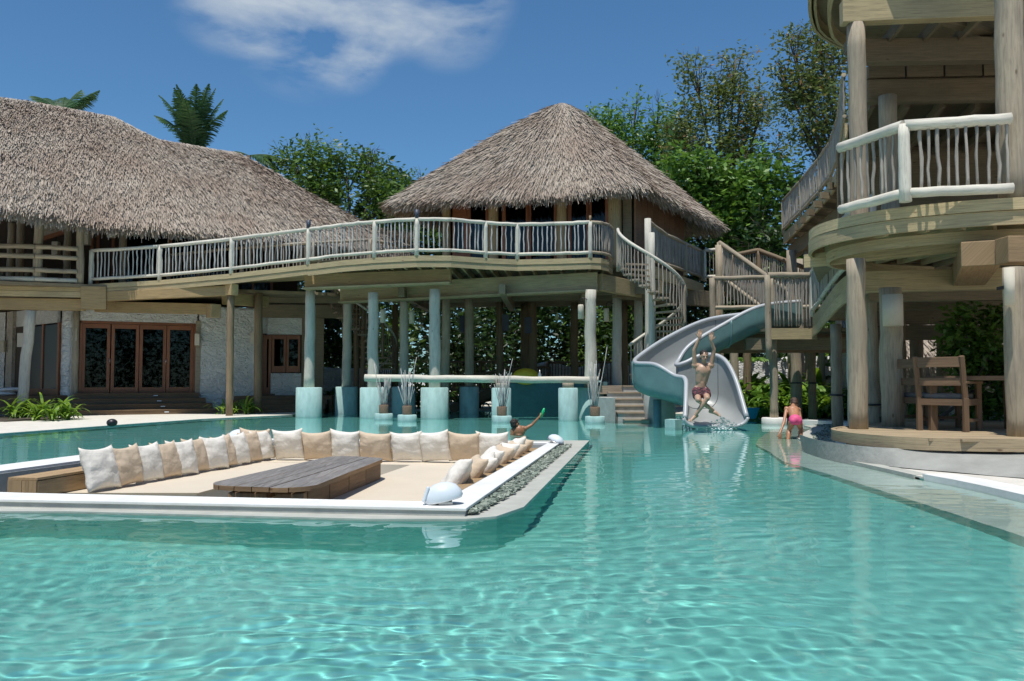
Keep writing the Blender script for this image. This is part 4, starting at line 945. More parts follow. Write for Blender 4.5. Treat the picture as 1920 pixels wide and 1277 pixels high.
# pale sloping gable board high inside the porch
q = [P(78, 398, 28), P(228, 385, 28.6), P(178, 420, 28.4), P(78, 447, 28)]
mb = MB(); b = 0
for p in q: mb.v += [p, p+Vector((0, .12, 0))]
mb.face((0, 2, 4, 6), [(0, 0)]*4); mb.face((7, 5, 3, 1), [(0, 0)]*4); [mb.face((2*i, 2*i+1, (2*i+3) % 8, (2*i+2) % 8), [(0, 0)]*4) for i in range(4)]
mb.build('gable_panel', M['plaster_tan'], lod)
MB().beam(P(78, 449, 27.95), P(228, 400, 28.5), .1, .14).build('gable_beam', M['red'], lod)
for i, (px, py, Y) in enumerate([(209, 433, 27.2), (163, 447, 27.9), (105, 466, 28.0)]):
    p = P(px, py, Y); t = thing('porch_lantern', ['pale box lantern on the upper porch post, brightest of three', 'pale lantern second from the right on the upper porch', 'dim lantern low on the upper porch behind the rails'][i], 'lantern', p, 'lanterns on the upper porch')
    MB().box(p.x-.10, p.x+.10, p.y-.1, p.y+.1, p.z-.22, p.z+.22).build('lamp_shade', M['shade'], t, bevel=.01); MB().tube([p+Vector((0, 0, .22)), p+Vector((0, 0, .4))], .012, 6).build('hook', M['black'], t)
# steps to the doors
stt = thing('timber_steps', 'broad timber steps fanning out from the folding doors to the white sand', 'steps', (-11, 26, 0))
for k in range(4):
    z = .165*(3-k); y_ = k
    pts_ = [onl(148-4*k)+fn*(.35+.55*k+.5), onl(150+4*k-6*(k == 3))+fn*(.5+.62*k), onl(405-(3-k)*12)+fn*(.45+.55*k)]
    a, b = onl(142-3*k)+fn*(.50+.48*k), onl(372+10*k)+fn*(.50+.42*k); c, d = onl(372+10*k)+fn*.05, onl(142-3*k)+fn*.05
    s_ = MB().prism([(a.x, a.y), (b.x, b.y), (c.x, c.y), (d.x, d.y)], 0, .03+z+.12).build('step', M['step'], stt)
    MB().prism([(a.x-fn.x*-.01, a.y+fn.y*.02), (b.x, b.y+fn.y*.02), (b.x-fn.x*.4, b.y-fn.y*.4), (a.x-fn.x*.4, a.y-fn.y*.4)], .03+z+.12, .03+z+.15).build('tread', M['step'], stt)
    for u in (.62,): p = a.lerp(b, u)+fn*.03; MB().beam((p.x, p.y, .03+z+.07), (p.x+.12, p.y+.05, .03+z+.07), .01, .03).build('step_light', M['fix'], s_)
MB().prism([(-17.5, 26.2), (-14.3, 26.6), (-13.9, 27.5), (-16.5, 31), (-18, 31)], .03, FZ).build('porch_deck', M['step'], lod)
MB().prism([(-9.3, 28.6), (-6.2, 29.4), (-6.2, 31), (-9.1, 30.2)], 0, FZ-.05).build('porch_deck', M['step'], lod)
for k in range(3): MB().prism([(-9.3, 28.3-.3*k), (-6.3, 29.1-.3*k), (-6.3, 30), (-9.2, 29.4)], 0, FZ-.18-.15*k).build('step', M['step'], stt)
t = thing('towel_pile', 'white towels piled on the lodge porch at the left edge', 'towels', P(12, 735, 26.9))
for i in range(4): p = P(2+i*7, 739-i*4+(i % 2)*3, 26.8); MB().ball(p, (.32, .2, .07), 14, 8, Matrix.Rotation(.3*i, 3, 'Z')).build('towel', M['towel'], t)

# ------------------------------------------------------------------ right terrace building
tow = thing('terrace_tower', 'two storey timber terrace building with curved fascia boards and thick pale posts', 'building', (7, 12, 0))
lowf = [(12.5, 10.4), (9.0, 10.55), (6.5, 10.8), (5.7, 10.95), (5.2, 11.2), (4.9, 11.8), (4.8, 12.4), (4.85, 13.1), (5.15, 13.7), (5.7, 14.3), (6.6, 15.2), (7.6, 17), (13, 18)]
def smooth(pl, it=2):
    for _ in range(it):
        o = [pl[0]]
        for a, b in zip(pl[:-1], pl[1:]): o += [(a[0]*.75+b[0]*.25, a[1]*.75+b[1]*.25), (a[0]*.25+b[0]*.75, a[1]*.25+b[1]*.75)]
        pl = o+[pl[-1]]
    return pl
lowf = [(x*.932, y*.932) for x, y in lowf]
lf = smooth(lowf)
MB().ribbon(lf[::-1], .235, .385, .06).build('fascia_board', M['deck'], tow)
for k in range(30):    # floor planks of the lower deck
    y = 9.76+k*.16
    xs = []
    for a, b in zip(lf[:-1], lf[1:]):
        if (a[1]-y)*(b[1]-y) <= 0 and a[1] != b[1]: xs.append(a[0]+(b[0]-a[0])*(y-a[1])/(b[1]-a[1]))
    if not xs: continue
    x0 = min(xs)+.07; MB().beam((x0, y, .365), (11.6, y, .365), .152, .03).build('deck_plank', M['deck'], tow)
MB().prism([(x*.96+.4, y*.96+.50) for x, y in lf], -.2, .345).build('deck_core', M['pine_dark'], tow)
# rendered plinth wall, its right end sloping forward
wl = [(4.62, 14.3), (4.42, 13.2), (4.45, 12.2), (4.62, 11.5), (5.0, 11.15), (5.6, 11.0), (6.5, 10.9), (9, 10.8), (12, 10.7)]
wl = [(x*.932+.20, y*.932+.12) for x, y in wl]
wb = [(4.53, 13.3), (4.34, 12.3), (4.33, 11.4), (4.42, 10.8), (4.66, 10.15), (5.2, 9.45), (5.75, 8.75), (6.9, 8.1), (9, 7.6)]
M['plaster_grey'] = plain('grey_render', (.33, .33, .295), .85, .18, 2.5, .4, 12, bd=.03)
mb = MB(); wt, wbs = smooth(wl, 2), smooth(wb, 2); nz = 10
for i, (a, b) in enumerate(zip(wt, wbs)):
    for j in range(nz+1):
        f = j/nz; k = max(0, (i-12)/len(wt)); x, y = a[0]*(1-f)+b[0]*f, a[1]*(1-f)+b[1]*f; e = .04*noise.noise(Vector((x*1.6, y*1.6, f*1.5)))*(1 if i > 16 else .15)
        mb.v.append(Vector((x, y-e, (.24-f*(.42 if i < 16 else .20))+e*.3)))
for i in range(len(wt)-1):
    for j in range(nz):
        k = i*(nz+1)+j; mb.face((k, k+1, k+nz+2, k+nz+1), [(i*.3, j*.1)]*4, True)
mb.build('plinth_wall', M['plaster_grey'], tow, recv=True)
for i, x in enumerate((4.95, 5.15, 5.4, 5.75, 6.1)): pass
# coping strips between wall and pool
cp = thing('pool_coping', 'white curved coping with gravel strips along the right pool edge', 'coping', (4.8, 9, 0))
c_out = smooth([(4.55, 3), (4.54, 6), (4.55, 7.4), (4.56, 8.6), (4.47, 9.35)], 1)
MB().ribbon(c_out, -.5, .06, -.34).build('coping_stone', M['white_rim'], cp, recv=True)
c2 = smooth([(4.44, 9.5), (4.43, 10.1), (4.40, 11.2)], 1); MB().ribbon(c2, -.5, .035, -.2).build('coping_stone', M['ledge'], cp, recv=True)
arc = smooth([(5.25, 13.9), (5.75, 14.6), (5.95, 15.6), (6.35, 16.6), (7.15, 17.8), (7.65, 19.2), (7.7, 20.6), (7.2, 21.4)], 2)
MB().ribbon(arc, -.3, .10, -.30).build('coping_stone', M['white_rim'], cp, recv=True)
lg = smooth([(4.75, 12.9), (5.0, 13.6), (5.35, 14.6), (5.45, 15.4), (5.7, 16.3), (6.4, 17.8), (7.05, 19.2), (7.2, 20.3)], 2)
MB().ribbon(lg, -.4, .02, .28).build('coping_ledge', M['ledge'], cp, recv=True)
def pebbles(path, wd, n, seed, z, name, parent):
    g = random.Random(seed); mb = MB()
    for i in range(n):
        t = g.random()*(len(path)-1); k = min(int(t), len(path)-2); a, b = Vector(path[k]), Vector(path[k+1]); p = a.lerp(b, t-k); d = (b-a).normalized(); nn = Vector((-d.y, d.x)); p = p+nn*g.uniform(0, wd)
        mb.ball((p.x, p.y, z+g.uniform(0, .02)), (g.uniform(.02, .045), g.uniform(.02, .045), g.uniform(.015, .03)), 6, 4)
    return mb.build(name, M['stone'], parent, kind='stuff')
pebbles(lg, -.42, 900, 3, .02, 'gravel', cp)
MB().ribbon(lg, -.3, .015, -.55).build('gravel_bed', M['concrete'], cp)
# big posts
def tpost(px, Y, z0, z1, r, mat='log', lean=0): x = (px-960)/FOC*Y; return log('post', (x, Y, z0), (x+lean, Y, z1), r, mat, tow, .015, .96, 20, seg=9)
tpost(1608, 12.35, .36, 2.84, .135); tpost(1617, 13.35, 3.3, 6.75, .14); tpost(1672, 13.1, .36, 2.5, .165); tpost(1675, 15.9, 3.4, 6.45, .17)
tpost(1908, 11.2, 3.4, 7.4, .175); tpost(1905, 10.7, .36, 2.5, .13); tpost(1635, 16.5, .1, 2.9, .11); tpost(1692, 16.6, .1, 2.8, .07, 'log_brown')
tpost(1568, 18.5, 0, 2.3, .12, 'log'); tpost(1594, 17.3, 0, 2.6, .07, 'log_blue')
tpost(1719, 18.5, .1, 2.6, .14, 'log_brown'); tpost(1768, 19.5, .1, 2.4, .14, 'log_brown'); tpost(1492, 23.5, 0, 2.2, .15); tpost(1522, 23.0, 0, 2.2, .11, 'log_brown'); tpost(1401, 25.5, 0, 2.3, .12, 'log_brown'); tpost(1377, 26, 0, 2.3, .13, 'log'); tpost(1541, 26.5, 0, 2.0, .1, 'log'); tpost(1345, 27, 0, 3.4, .13, 'log_brown')
c = tpost(1450, 21.6, .15, 2.25, .105, 'log'); MB().lathe([(.30, -1.2), (.31, 0), (.31, .13), (.29, .15), (0, .15)], ((1450-960)/FOC*21.6, 21.6, 0), 26).build('post_base', M['white_rim'], c, recv=True)
for px, Y, z in ((1492, 23.5, 1.0), (1522, 23, 1.0), (1568, 18.5, .75), (1635, 16.5, .6)):
    MB().tube([((px-960)/FOC*Y, Y, z), ((px-960)/FOC*Y, Y, z+.035)], .16, 16).build('post_band', M['black'], tow)
# upper balcony: three courses of bent boards
upf = [(12.5, 10.6), (9.0, 10.55), (6.6, 10.9), (5.6, 11.35), (5.0, 11.9), (4.68, 12.6), (4.66, 13.3), (4.9, 14.0), (5.35, 14.55), (6.2, 15.0), (7.5, 15.4)]
uf = smooth(upf); UZ = 3.45
MB().ribbon(uf[::-1], UZ-.155, UZ, .05).build('fascia_board', M['pine'], tow); MB().ribbon([(x+.0, y+.03) for x, y in uf[::-1]], UZ-.345, UZ-.163, .05).build('fascia_board', M['pine'], tow)
inn = [((x-7)*.90+7.05, (y-12.9)*.86+13.0) for x, y in uf]
MB().ribbon(inn[::-1], UZ-.50, UZ-.35, .05).build('fascia_board', M['pine'], tow)
MB().prism([((x-7)*.97+7.0, (y-12.9)*.97+12.95) for x, y in uf], UZ-.10, UZ-.03).build('upper_deck', M['pine_dark'], tow)
for i in range(16):
    x = 5.0+i*.42; MB().beam((x+.3, 11.5+max(0, (5.6-x))*.8, UZ-.22), (x+.15, min(15.0, 13.9+(x-5)*.8), UZ-.22), .05, .22).build('joist', M['pine'], tow)
MB().beam((4.9, 14.2, UZ-.38), (7.5, 11.4, UZ-.38), .06, .22).build('joist', M['pine'], tow)
MB().beam(P(1839, 475, 11.1), P(1839, 475, 11.1)+Vector((1.4, 3.0, 0)), .46, .33).build('beam_end', M['pine_end'], tow, bevel=.012)
MB().beam(P(1878, 470, 10.85), P(1960, 470, 10.85), .3, .34).build('beam_end', M['pine_end'], tow, bevel=.012)
for (a, b, Y, w_, h_) in ((1631, 1900, 13.6, .2, .34), (1640, 1990, 15.5, .2, .3), (1640, 1960, 17.2, .2, .34), (1650, 1990, 19.2, .2, .4)):
    z = 2.68; MB().beam(((a-960)/FOC*Y, Y+.25, z), ((b-960)/FOC*Y, Y-.25, z), w_, h_).build('beam', M['pine'] if Y < 14 else M['pine_dark'], tow, bevel=.01)
for i in range(3): MB().beam((7.7, 18.2+i*.03, 2.10+i*.33), (13.5, 17.8+i*.03, 2.10+i*.33), .06, .32).build('wall_board', M['pine_deep'], tow)
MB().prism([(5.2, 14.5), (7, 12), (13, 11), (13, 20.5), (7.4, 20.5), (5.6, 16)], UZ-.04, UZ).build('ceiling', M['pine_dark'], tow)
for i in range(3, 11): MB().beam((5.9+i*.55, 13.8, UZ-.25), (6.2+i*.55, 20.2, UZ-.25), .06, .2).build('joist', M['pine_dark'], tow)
# second upper floor (above)
Z3 = 8.2
top3 = smooth([(13, 10.8), (9, 10.9), (6.9, 11.6), (5.9, 12.6), (5.35, 13.6), (5.3, 14.8), (5.7, 16.2), (6.4, 17.6), (8.5, 19), (13, 20)])
MB().ribbon(top3[::-1], Z3-.0, Z3+.24, .06).build('fascia_board', M['pine'], tow)
MB().ribbon([((x-9)*.9+9, (y-15)*.9+15) for x, y in top3[::-1]], Z3-.22, Z3+.02, .06).build('fascia_board', M['pine'], tow)
MB().ribbon([((x-9)*.97+9, (y-15)*.97+15) for x, y in top3[::-1]], Z3-.02, Z3+.2, .05).build('fascia_board', M['pine'], tow)
MB().prism(top3, Z3+.20, Z3+.26).build('top_deck', M['pine_dark'], tow)
MB().beam((5.25, 13.35, 6.93), (13, 12.6, 6.93), .2, .36).build('beam', M['pine'], tow, bevel=.01)
MB().beam((5.3, 13.3, 7.35), (9.5, 15.5, 7.5), .2, .42).build('beam', M['pine_deep'], tow, bevel=.01)
MB().beam((6.3, 15.1, 6.98), (14, 14.8, 6.98), .24, .42).build('beam', M['pine_deep'], tow, bevel=.01)
MB().beam((6.85, 16.3, 6.66), (14, 15.9, 6.66), .24, .46).build('beam', M['pine_deep'], tow, bevel=.05)
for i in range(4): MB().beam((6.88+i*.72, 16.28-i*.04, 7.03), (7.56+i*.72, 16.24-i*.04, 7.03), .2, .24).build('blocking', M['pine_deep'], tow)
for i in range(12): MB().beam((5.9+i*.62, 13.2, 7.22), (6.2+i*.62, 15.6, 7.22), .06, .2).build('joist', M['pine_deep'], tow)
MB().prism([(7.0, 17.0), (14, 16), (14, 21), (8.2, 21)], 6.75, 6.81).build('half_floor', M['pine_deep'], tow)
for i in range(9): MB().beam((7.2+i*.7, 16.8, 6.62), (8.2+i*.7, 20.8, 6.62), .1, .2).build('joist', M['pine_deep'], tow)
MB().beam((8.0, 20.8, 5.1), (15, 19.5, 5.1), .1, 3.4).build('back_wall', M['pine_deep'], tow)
# balcony railing
brp = [Vector((4.80, 12.35, UZ)), P(1698, 388, 11.25), P(1900, 372, 10.95)]
for p in brp: p.z = UZ
t = railing('thick bleached log railing with wavy sticks on the near upper balcony', [brp[0], brp[1], brp[2]], h=1.03, posts=[1], mat='log_white', stick='stick', pr=.08, rr=.068, sp=.115, bot=.12)

# rising ramp behind
rp = [Vector(((px-960)/FOC*Y, Y, CAMZ+(714.5-py)*Y/FOC)) for px, py, Y in [(1472, 438, 28), (1506, 404, 26), (1542, 366, 24.3), (1564, 338, 23), (1580, 300, 21), (1592, 225, 18.8)]]
asc = thing('rising_walkway', 'timber walkway rising towards the camera behind the balcony at right', 'walkway', (8, 24, 5))
MB().ribbon([(p.x, p.y) for p in rp[::-1]], [p.z-.33 for p in rp[::-1]], [p.z for p in rp[::-1]], -.06).build('fascia_board', M['pine'], asc)
mb = MB()
for i, p in enumerate(rp):
    nn = Vector((1.7, .6, 0)); mb.v += [p-Vector((0, 0, .08)), p+nn-Vector((0, 0, .08)), p-Vector((0, 0, .02)), p+nn-Vector((0, 0, .02))]
for i in range(len(rp)-1):
    b = i*4; mb.face((b, b+1, b+5, b+4), [(i, 0), (i, 1), (i+1, 1), (i+1, 0)]); mb.face((b+2, b+6, b+7, b+3), [(i, 0), (i, 1), (i+1, 1), (i+1, 0)]); mb.face((b+1, b+3, b+7, b+5), [(i, 0), (i, .1), (i+1, .1), (i+1, 0)])
mb.build('walkway_deck', M['pine_dark'], asc)
for i in range(9): p = rp[0].lerp(rp[4], i/8.5); MB().beam(p+Vector((.05, 0, -.2)), p+Vector((1.7, .7, -.2)), .1, .18).build('joist', M['pine_dark'], asc)
MB().beam(rp[0]+Vector((.3, .1, -.6)), rp[3]+Vector((.7, .1, -.6)), .2, .45).build('beam', M['pine_dark'], asc)
for px, Y in ((1487, 27.5), (1520, 27), (1500, 29.5), (1600, 23)): x = (px-960)/FOC*Y; log('post', (x, Y, 0), (x, Y, 5.3), .16, 'log', asc, .02, 1, 14)
railing('long stick railing on the rising walkway at right, seen edge on', rp, h=1.1, posts=[0, 1, 2, 3], mat='log', stick='stick', pr=.05, rr=.045, sp=.1, group='railings on the stairs right of the hut')
# mid level: platform for the slide, stairs from the hut deck
plat = thing('slide_platform', 'timber platform on posts where the water slide begins', 'platform', (8, 23, 2))
PZ = 2.42
plp = [(6.35, 21.3), (8.0, 21.25), (8.6, 21.0), (9.6, 22.0), (9.3, 22.9), (6.25, 23.0), (6.3, 22.6)]
MB().prism([(x, y+.06) for x, y in plp], PZ-.1, PZ-.03).build('deck_boards', M['pine_dark'], plat)
MB().beam((6.35, 21.3, PZ-.17), (7.6, 21.25, PZ-.17), .05, .28).build('fascia_board', M['pine'], plat)
MB().beam((5.3, 22.9, PZ-.35), (9.6, 22.5, PZ-.35), .2, .5).build('beam', M['tan_board'], plat)
MB().beam((6.0, 21.9, PZ-.4), (9.5, 21.6, PZ-.4), .2, .3).build('beam', M['pine_dark'], plat)
cv = smooth([(7.5, 21.25), (7.42, 20.6), (7.15, 19.6), (6.8, 18.2), (6.5, 17.0), (6.35, 16.0), (6.4, 15.0)], 2); zz = [PZ+.25+.55*(i/(len(cv)-1)) for i in range(len(cv))]
MB().ribbon(cv, [z-.30 for z in zz], zz, .05).build('fascia_board', M['pine'], plat); MB().ribbon([(x-.03, y) for x, y in cv], [z-.52 for z in zz], [z-.305 for z in zz], .05).build('fascia_board', M['pine'], plat)
mb = MB()
for (x, y), z in zip(cv, zz): mb.v += [Vector((x, y, z-.08)), Vector((x+1.6, y+.4, z-.08)), Vector((x, y, z-.02)), Vector((x+1.6, y+.4, z-.02))]
for i in range(len(cv)-1): b = i*4; mb.face((b, b+1, b+5, b+4), [(i, 0), (i, 1), (i+1, 1), (i+1, 0)]); mb.face((b+2, b+6, b+7, b+3), [(i, 0), (i, 1), (i+1, 1), (i+1, 0)])
mb.build('curved_deck', M['pine_dark'], plat)
grp = 'railings on the stairs right of the hut'
railing('tall stick railing on the slide platform right of the slide entry', [(6.42, 21.33, PZ), (7.5, 21.28, PZ)], h=1.30, posts=[0], mat='log', stick='stick', pr=.085, rr=.07, sp=.085, bot=.02, group=grp, down=.8, botr=False)
cr_ = [Vector((x, y, z)) for (x, y), z in list(zip(cv, zz))[::3]]
railing('short curved stick railing joining the slide platform to the balcony', cr_, h=1.12, posts=[0, len(cr_)-1], mat='log_blue', stick='stick', pr=.06, rr=.05, sp=.1, group=grp)
railing('railing behind the platform with dense driftwood sticks', [(5.75, 24.4, PZ), (7.4, 24.2, PZ), (9.2, 24.0, PZ)], h=1.6, mat='log', stick='stick', pr=.09, rr=.06, sp=.09, bot=.75, group=grp)
railing('long stick railing receding from the hut deck to the stairs', [(4.02, 25.0, 4.5), (4.9, 26.9, 4.6), (5.9, 28.9, 4.66), (6.85, 30.8, 4.7)], h=[1.28, 1.1, 1.1, 1.1], mat='log', stick='stick', pr=.08, rr=.055, sp=.075, group=grp, posts=[0, 2, 3])
x0 = Vector((4.02, 25.0, 0)); log('post', (4.0, 24.95, .0), (4.0, 24.95, 5.85), .105, 'log_blue', pav)
MB().beam((4.1, 25.1, 4.32), (6.95, 30.9, 4.42), .06, .34).build('fascia_board', M['pine'], pav)
railing('small log railing at the landing behind the spiral stair', [(6.95, 30.6, 4.66), (7.55, 30.4, 4.66)], h=1.12, mat='log_white', stick='stick', pr=.06, rr=.06, group=grp)
sa, sb = Vector((6.95, 28.4, 4.55)), Vector((8.35, 25.6, 2.6))
railing('sloping stick railing down the stairs towards the slide platform', [sa+Vector((0, 0, .0)), sb], h=1.15, mat='log', stick='stick', pr=.09, rr=.07, sp=.075, bot=.05, group=grp, down=1.0)
railing('rear sloping stick railing behind the stairs to the platform', [(7.7, 29.6, 4.3), (8.55, 29.4, 4.45), (9.8, 28.0, 3.6)], h=1.15, mat='log_brown', stick='stick', pr=.09, rr=.07, sp=.08, bot=.1, group=grp)
log('post', (6.9, 28.3, 0), (6.9, 28.3, 5.6), .13, 'log', plat)
for k in range(11):
    p = sa.lerp(sb, k/10); MB().beam(p+Vector((.05, .3, -.1)), p+Vector((1.1, .9, -.1)), .28, .05).build('stair_tread', M['step_pale'], plat)
MB().beam(sa+Vector((.05, .1, -.2)), sb+Vector((.05, .1, -.2)), .06, .3).build('stringer', M['pine_dark'], plat); MB().beam((7.0, 29.2, 4.2), (9.4, 28.9, 4.2), .08, .5).build('landing_beam', M['tan_board'], plat)
# dining furniture on the lower deck
def chair(px, Y, rz, label):
    x = (px-960)/FOC*Y; t = thing('dining_chair', label, 'chair', (x, Y, .38), 'wooden dining chairs on the lower deck'); Rz = Matrix.Rotation(rz, 3, 'Z'); o = Vector((x, Y, .38))
    def w_(a, b, c): return o+Rz@Vector((a*1.12, b*1.05, c))
    for s_ in (-1, 1):
        MB().beam(w_(s_*.27, -.25, 0), w_(s_*.27, -.25, .46), .07, .06).build('leg', M['chair'], t, bevel=.006)
        MB().beam(w_(s_*.27, -.25, .46), w_(s_*.27, -.36, 1.03), .065, .05).build('back_post', M['chair'], t, bevel=.006)
        MB().beam(w_(s_*.27, .25, 0), w_(s_*.27, .25, .66), .07, .06).build('leg', M['chair'], t, bevel=.006)
        MB().beam(w_(s_*.27, -.3, .67), w_(s_*.27, .33, .67), .08, .035).build('armrest', M['chair'], t, bevel=.006)
        MB().beam(w_(s_*.27, -.23, .15), w_(s_*.27, .23, .15), .03, .04).build('stretcher', M['chair'], t)
        MB().beam(w_(s_*.27, -.23, .40), w_(s_*.27, .23, .40), .03, .09).build('seat_rail', M['chair'], t)
    for z, h_, y in ((.95, .14, -.345), (.68, .11, -.292)): MB().beam(w_(-.25, y, z), w_(.25, y, z), .03, h_).build('back_slat', M['chair'], t, bevel=.005)
    MB().beam(w_(-.25, -.25, .40), w_(.25, -.25, .40), .03, .09).build('seat_rail', M['chair'], t); MB().beam(w_(-.25, .25, .40), w_(.25, .25, .40), .03, .09).build('seat_rail', M['chair'], t)
    MB().beam(w_(0, -.24, .435), w_(0, .24, .435), .5, .02).build('seat', M['chair'], t); MB().beam(w_(0, -.22, .48), w_(0, .24, .48), .5, .075).build('cushion', M['cushion_grey'], t, bevel=.025)
chair(1777, 12.0, -.80, 'wooden armchair in front on the lower deck, its slatted back to the pool')
chair(1738, 12.9, -1.2, 'dark wooden armchair half hidden behind the front armchair')
chair(1945, 12.4, 1.4, 'wooden armchair at the right edge beyond the dining table')
t = thing('dining_table', 'square dark timber dining table beside the armchairs at right', 'table', (6.7, 12.3, .32))
for x, y in ((5.9, 12.0), (6.8, 11.3), (7.2, 12.4), (6.3, 12.9)): MB().beam((x, y, .38), (x, y, 1.10), .1, .1).build('leg', M['chair'], t, bevel=.006)
MB().prism([(5.8, 12.0), (6.85, 11.2), (7.35, 12.45), (6.3, 13.05)], 1.08, 1.14).build('tabletop', M['chair'], t)
for i, (px, py, Y, r, h_) in enumerate(((1674, 582, 12.8, .145, .47), (1893, 537, 10.45, .06, .46))):
    p = P(px, py, Y); t = thing('wall_lantern', ['large pale drum lantern on the thick post of the lower deck', 'pale lantern shade on the post at the right edge of the photo'][i], 'lantern', p)
    MB().lathe([(r*.9, -h_/2), (r, -h_/2), (r, h_/2), (r*.9, h_/2)], p, 24).build('lamp_shade', M['shade'], t); MB().beam(p, p+Vector((0, .25, 0)), .04, .04).build('bracket', M['black'], t)

# ------------------------------------------------------------------ water slide
sld = thing('water_slide', 'curved grey fibreglass water slide with teal underside dropping into the pool', 'slide', (4.5, 20.5, 0))
ST = [((7.4, 22.95, 3.0), (7.4, 21.72, 3.1), 2.48), ((6.3, 22.95, 2.88), (6.3, 21.68, 2.96), 2.32), ((5.2, 22.85, 2.70), (5.3, 21.5, 2.47), 1.86), ((4.15, 22.5, 2.24), (4.45, 21.25, 1.97), 1.36), ((3.3, 21.95, 1.73), (4.1, 21.05, 1.56), 1.0), ((3.06, 21.1, 1.52), (4.02, 20.78, 1.46), .78),
      ((3.45, 20.55, 1.46), (4.22, 20.72, 1.52), .66), ((3.85, 20.25, 1.2), (4.65, 20.75, 1.70), .52), ((4.05, 20.0, 1.12), (5.05, 20.5, 1.62), .38), ((4.0, 19.65, .78), (5.22, 20.0, 1.15), .2), ((3.88, 19.2, .24), (5.28, 19.25, .26), .07)]
def cat(pts, n):
    pts = [np.array(p, float) for p in pts]; out = []; m = len(pts)
    for i in range(m-1):
        p0, p1, p2, p3 = pts[max(i-1, 0)], pts[i], pts[i+1], pts[min(i+2, m-1)]
        for k in range(n):
            t = k/n; out.append(.5*((2*p1)+(-p0+p2)*t+(2*p0-5*p1+4*p2-p3)*t*t+(-p0+3*p1-3*p2+p3)*t**3))
    out.append(pts[-1]); return out
flat = cat([list(o)+list(i)+[f] for o, i, f in ST], 8)
def section(q, off):
    o, i_, f = Vector(q[:3]), Vector(q[3:6]), q[6]; ax = (i_-o); ax.z = 0; wd = ax.length; ax.normalize(); pts = []
    for s_, e in ((0, o), (1, i_)):
        pass
    r = min(.34, wd*.36); zf = f-off; sgn = off
    a = o-ax*off; b = i_+ax*off
    L1 = [Vector((a.x, a.y, o.z)).lerp(Vector((a.x, a.y, min(zf+r, o.z))), k/3) for k in range(4)]
    c = Vector((a.x, a.y, min(zf+r, o.z)))
    arc1 = [c+ax*(r*(1-math.cos(t)))+Vector((0, 0, -(min(zf+r, o.z)-zf)*math.sin(t))) for t in [PI/2*k/6 for k in range(1, 7)]]
    d = Vector((b.x, b.y, min(zf+r, i_.z)))
    arc2 = [d-ax*(r*(1-math.cos(t)))+Vector((0, 0, -(min(zf+r, i_.z)-zf)*math.sin(t))) for t in [PI/2*k/6 for k in range(6, 0, -1)]]
    mid = [arc1[-1].lerp(arc2[0], k/4) for k in range(1, 4)]
    L2 = [Vector((b.x, b.y, min(zf+r, i_.z))).lerp(Vector((b.x, b.y, i_.z)), k/3) for k in range(4)]
    return L1+arc1+mid+arc2+L2
for off, mat, nm, flip in ((0, 'slide_in', 'chute', False), (.045, 'slide_out', 'shell', True)):
    mb = MB(); secs = [section(q, off) for q in flat]; k_ = len(secs[0])
    for s_ in secs: mb.v += s_
    for i in range(len(secs)-1):
        for j in range(k_-1):
            f = (i*k_+j, (i+1)*k_+j, (i+1)*k_+j+1, i*k_+j+1); mb.face(f if flip else f[::-1], [(0, 0)]*4, True)
    mb.build(nm, M[mat], sld, recv=off > 0)
for lo, nm in ((0, 'rim'), (3, 'rim')): MB().tube([Vector(q[lo:lo+3]) for q in flat], .055, 10).build(nm, M['slide_rim'], sld)
q = section(flat[-1], .02); MB().tube(q, .045, 8).build('mouth_lip', M['slide_rim'], sld)
seam = plain('seam_grey', (.10, .11, .12), .6)
for i in (14, 38, 62): MB().tube(section(flat[i], -.006), .006, 4).build('seam', seam, sld)
for i in (14, 38): q = section(flat[i], .05); MB().tube(q, .03, 6).build('joint_flange', M['slide_out'], sld)
MB().lathe([(.10, -1.2), (.10, .62), (0, .62)], (3.55, 20.9, 0), 16).build('support', M['slide_out'], sld, recv=True)
MB().lathe([(.15, -1.2), (.15, .15), (0, .15)], (4.55, 20.2, 0), 16).build('support', M['aqua'], sld, recv=True)
MB().prism([(3.55, 19.9), (3.75, 19.7), (3.95, 19.9), (3.75, 20.2)], -1.1, .18).build('footing', M['aqua'], sld, recv=True)
MB().lathe([(.12, 0), (.12, 1.0), (0, 1.0)], (5.3, 22.1, .5), 14).build('support', M['slide_out'], sld)
t = thing('blue_tub', 'bright blue tub on the pool edge right of the slide mouth', 'tub', (5.9, 24.3, .0))
MB().lathe([(.22, 0), (.32, .28), (.34, .28), (.30, .25), (.2, .05), (0, .05)], P(1402, 776, 23.4)-Vector((0, 0, .12)), 20).build('tub_body', M['blue'], t)
# splash under the mouth
mb = MB()
for i in range(160):
    a = R.uniform(0, 6.28); r = abs(R.gauss(0, .22)); h_ = R.uniform(0, .28)*math.exp(-r*2); mb.ball((4.62+r*math.cos(a), 18.75+r*.6*math.sin(a), .02+h_), R.uniform(.006, .02), 6, 4)
sp = mb.build('splash', M['water'], None, kind='stuff'); tag(sp, 'small splash of drops in front of the slide mouth', 'splash'); sp.cycles.is_caustics_caster = False
foam = plain('foam', (.8, .86, .86), .6)
mb = MB()
for i in range(70):
    a = R.uniform(0, 6.28); r = abs(R.gauss(0, .17)); mb.ball((4.62+r*math.cos(a), 18.75+r*.6*math.sin(a), .008+.1*math.exp(-r*9)*R.random()), (R.uniform(.01, .03), R.uniform(.01, .03), .012), 6, 4)
sp = mb.build('splash_foam', foam, None, kind='stuff'); tag(sp, 'white foam where the slide water meets the pool', 'foam')

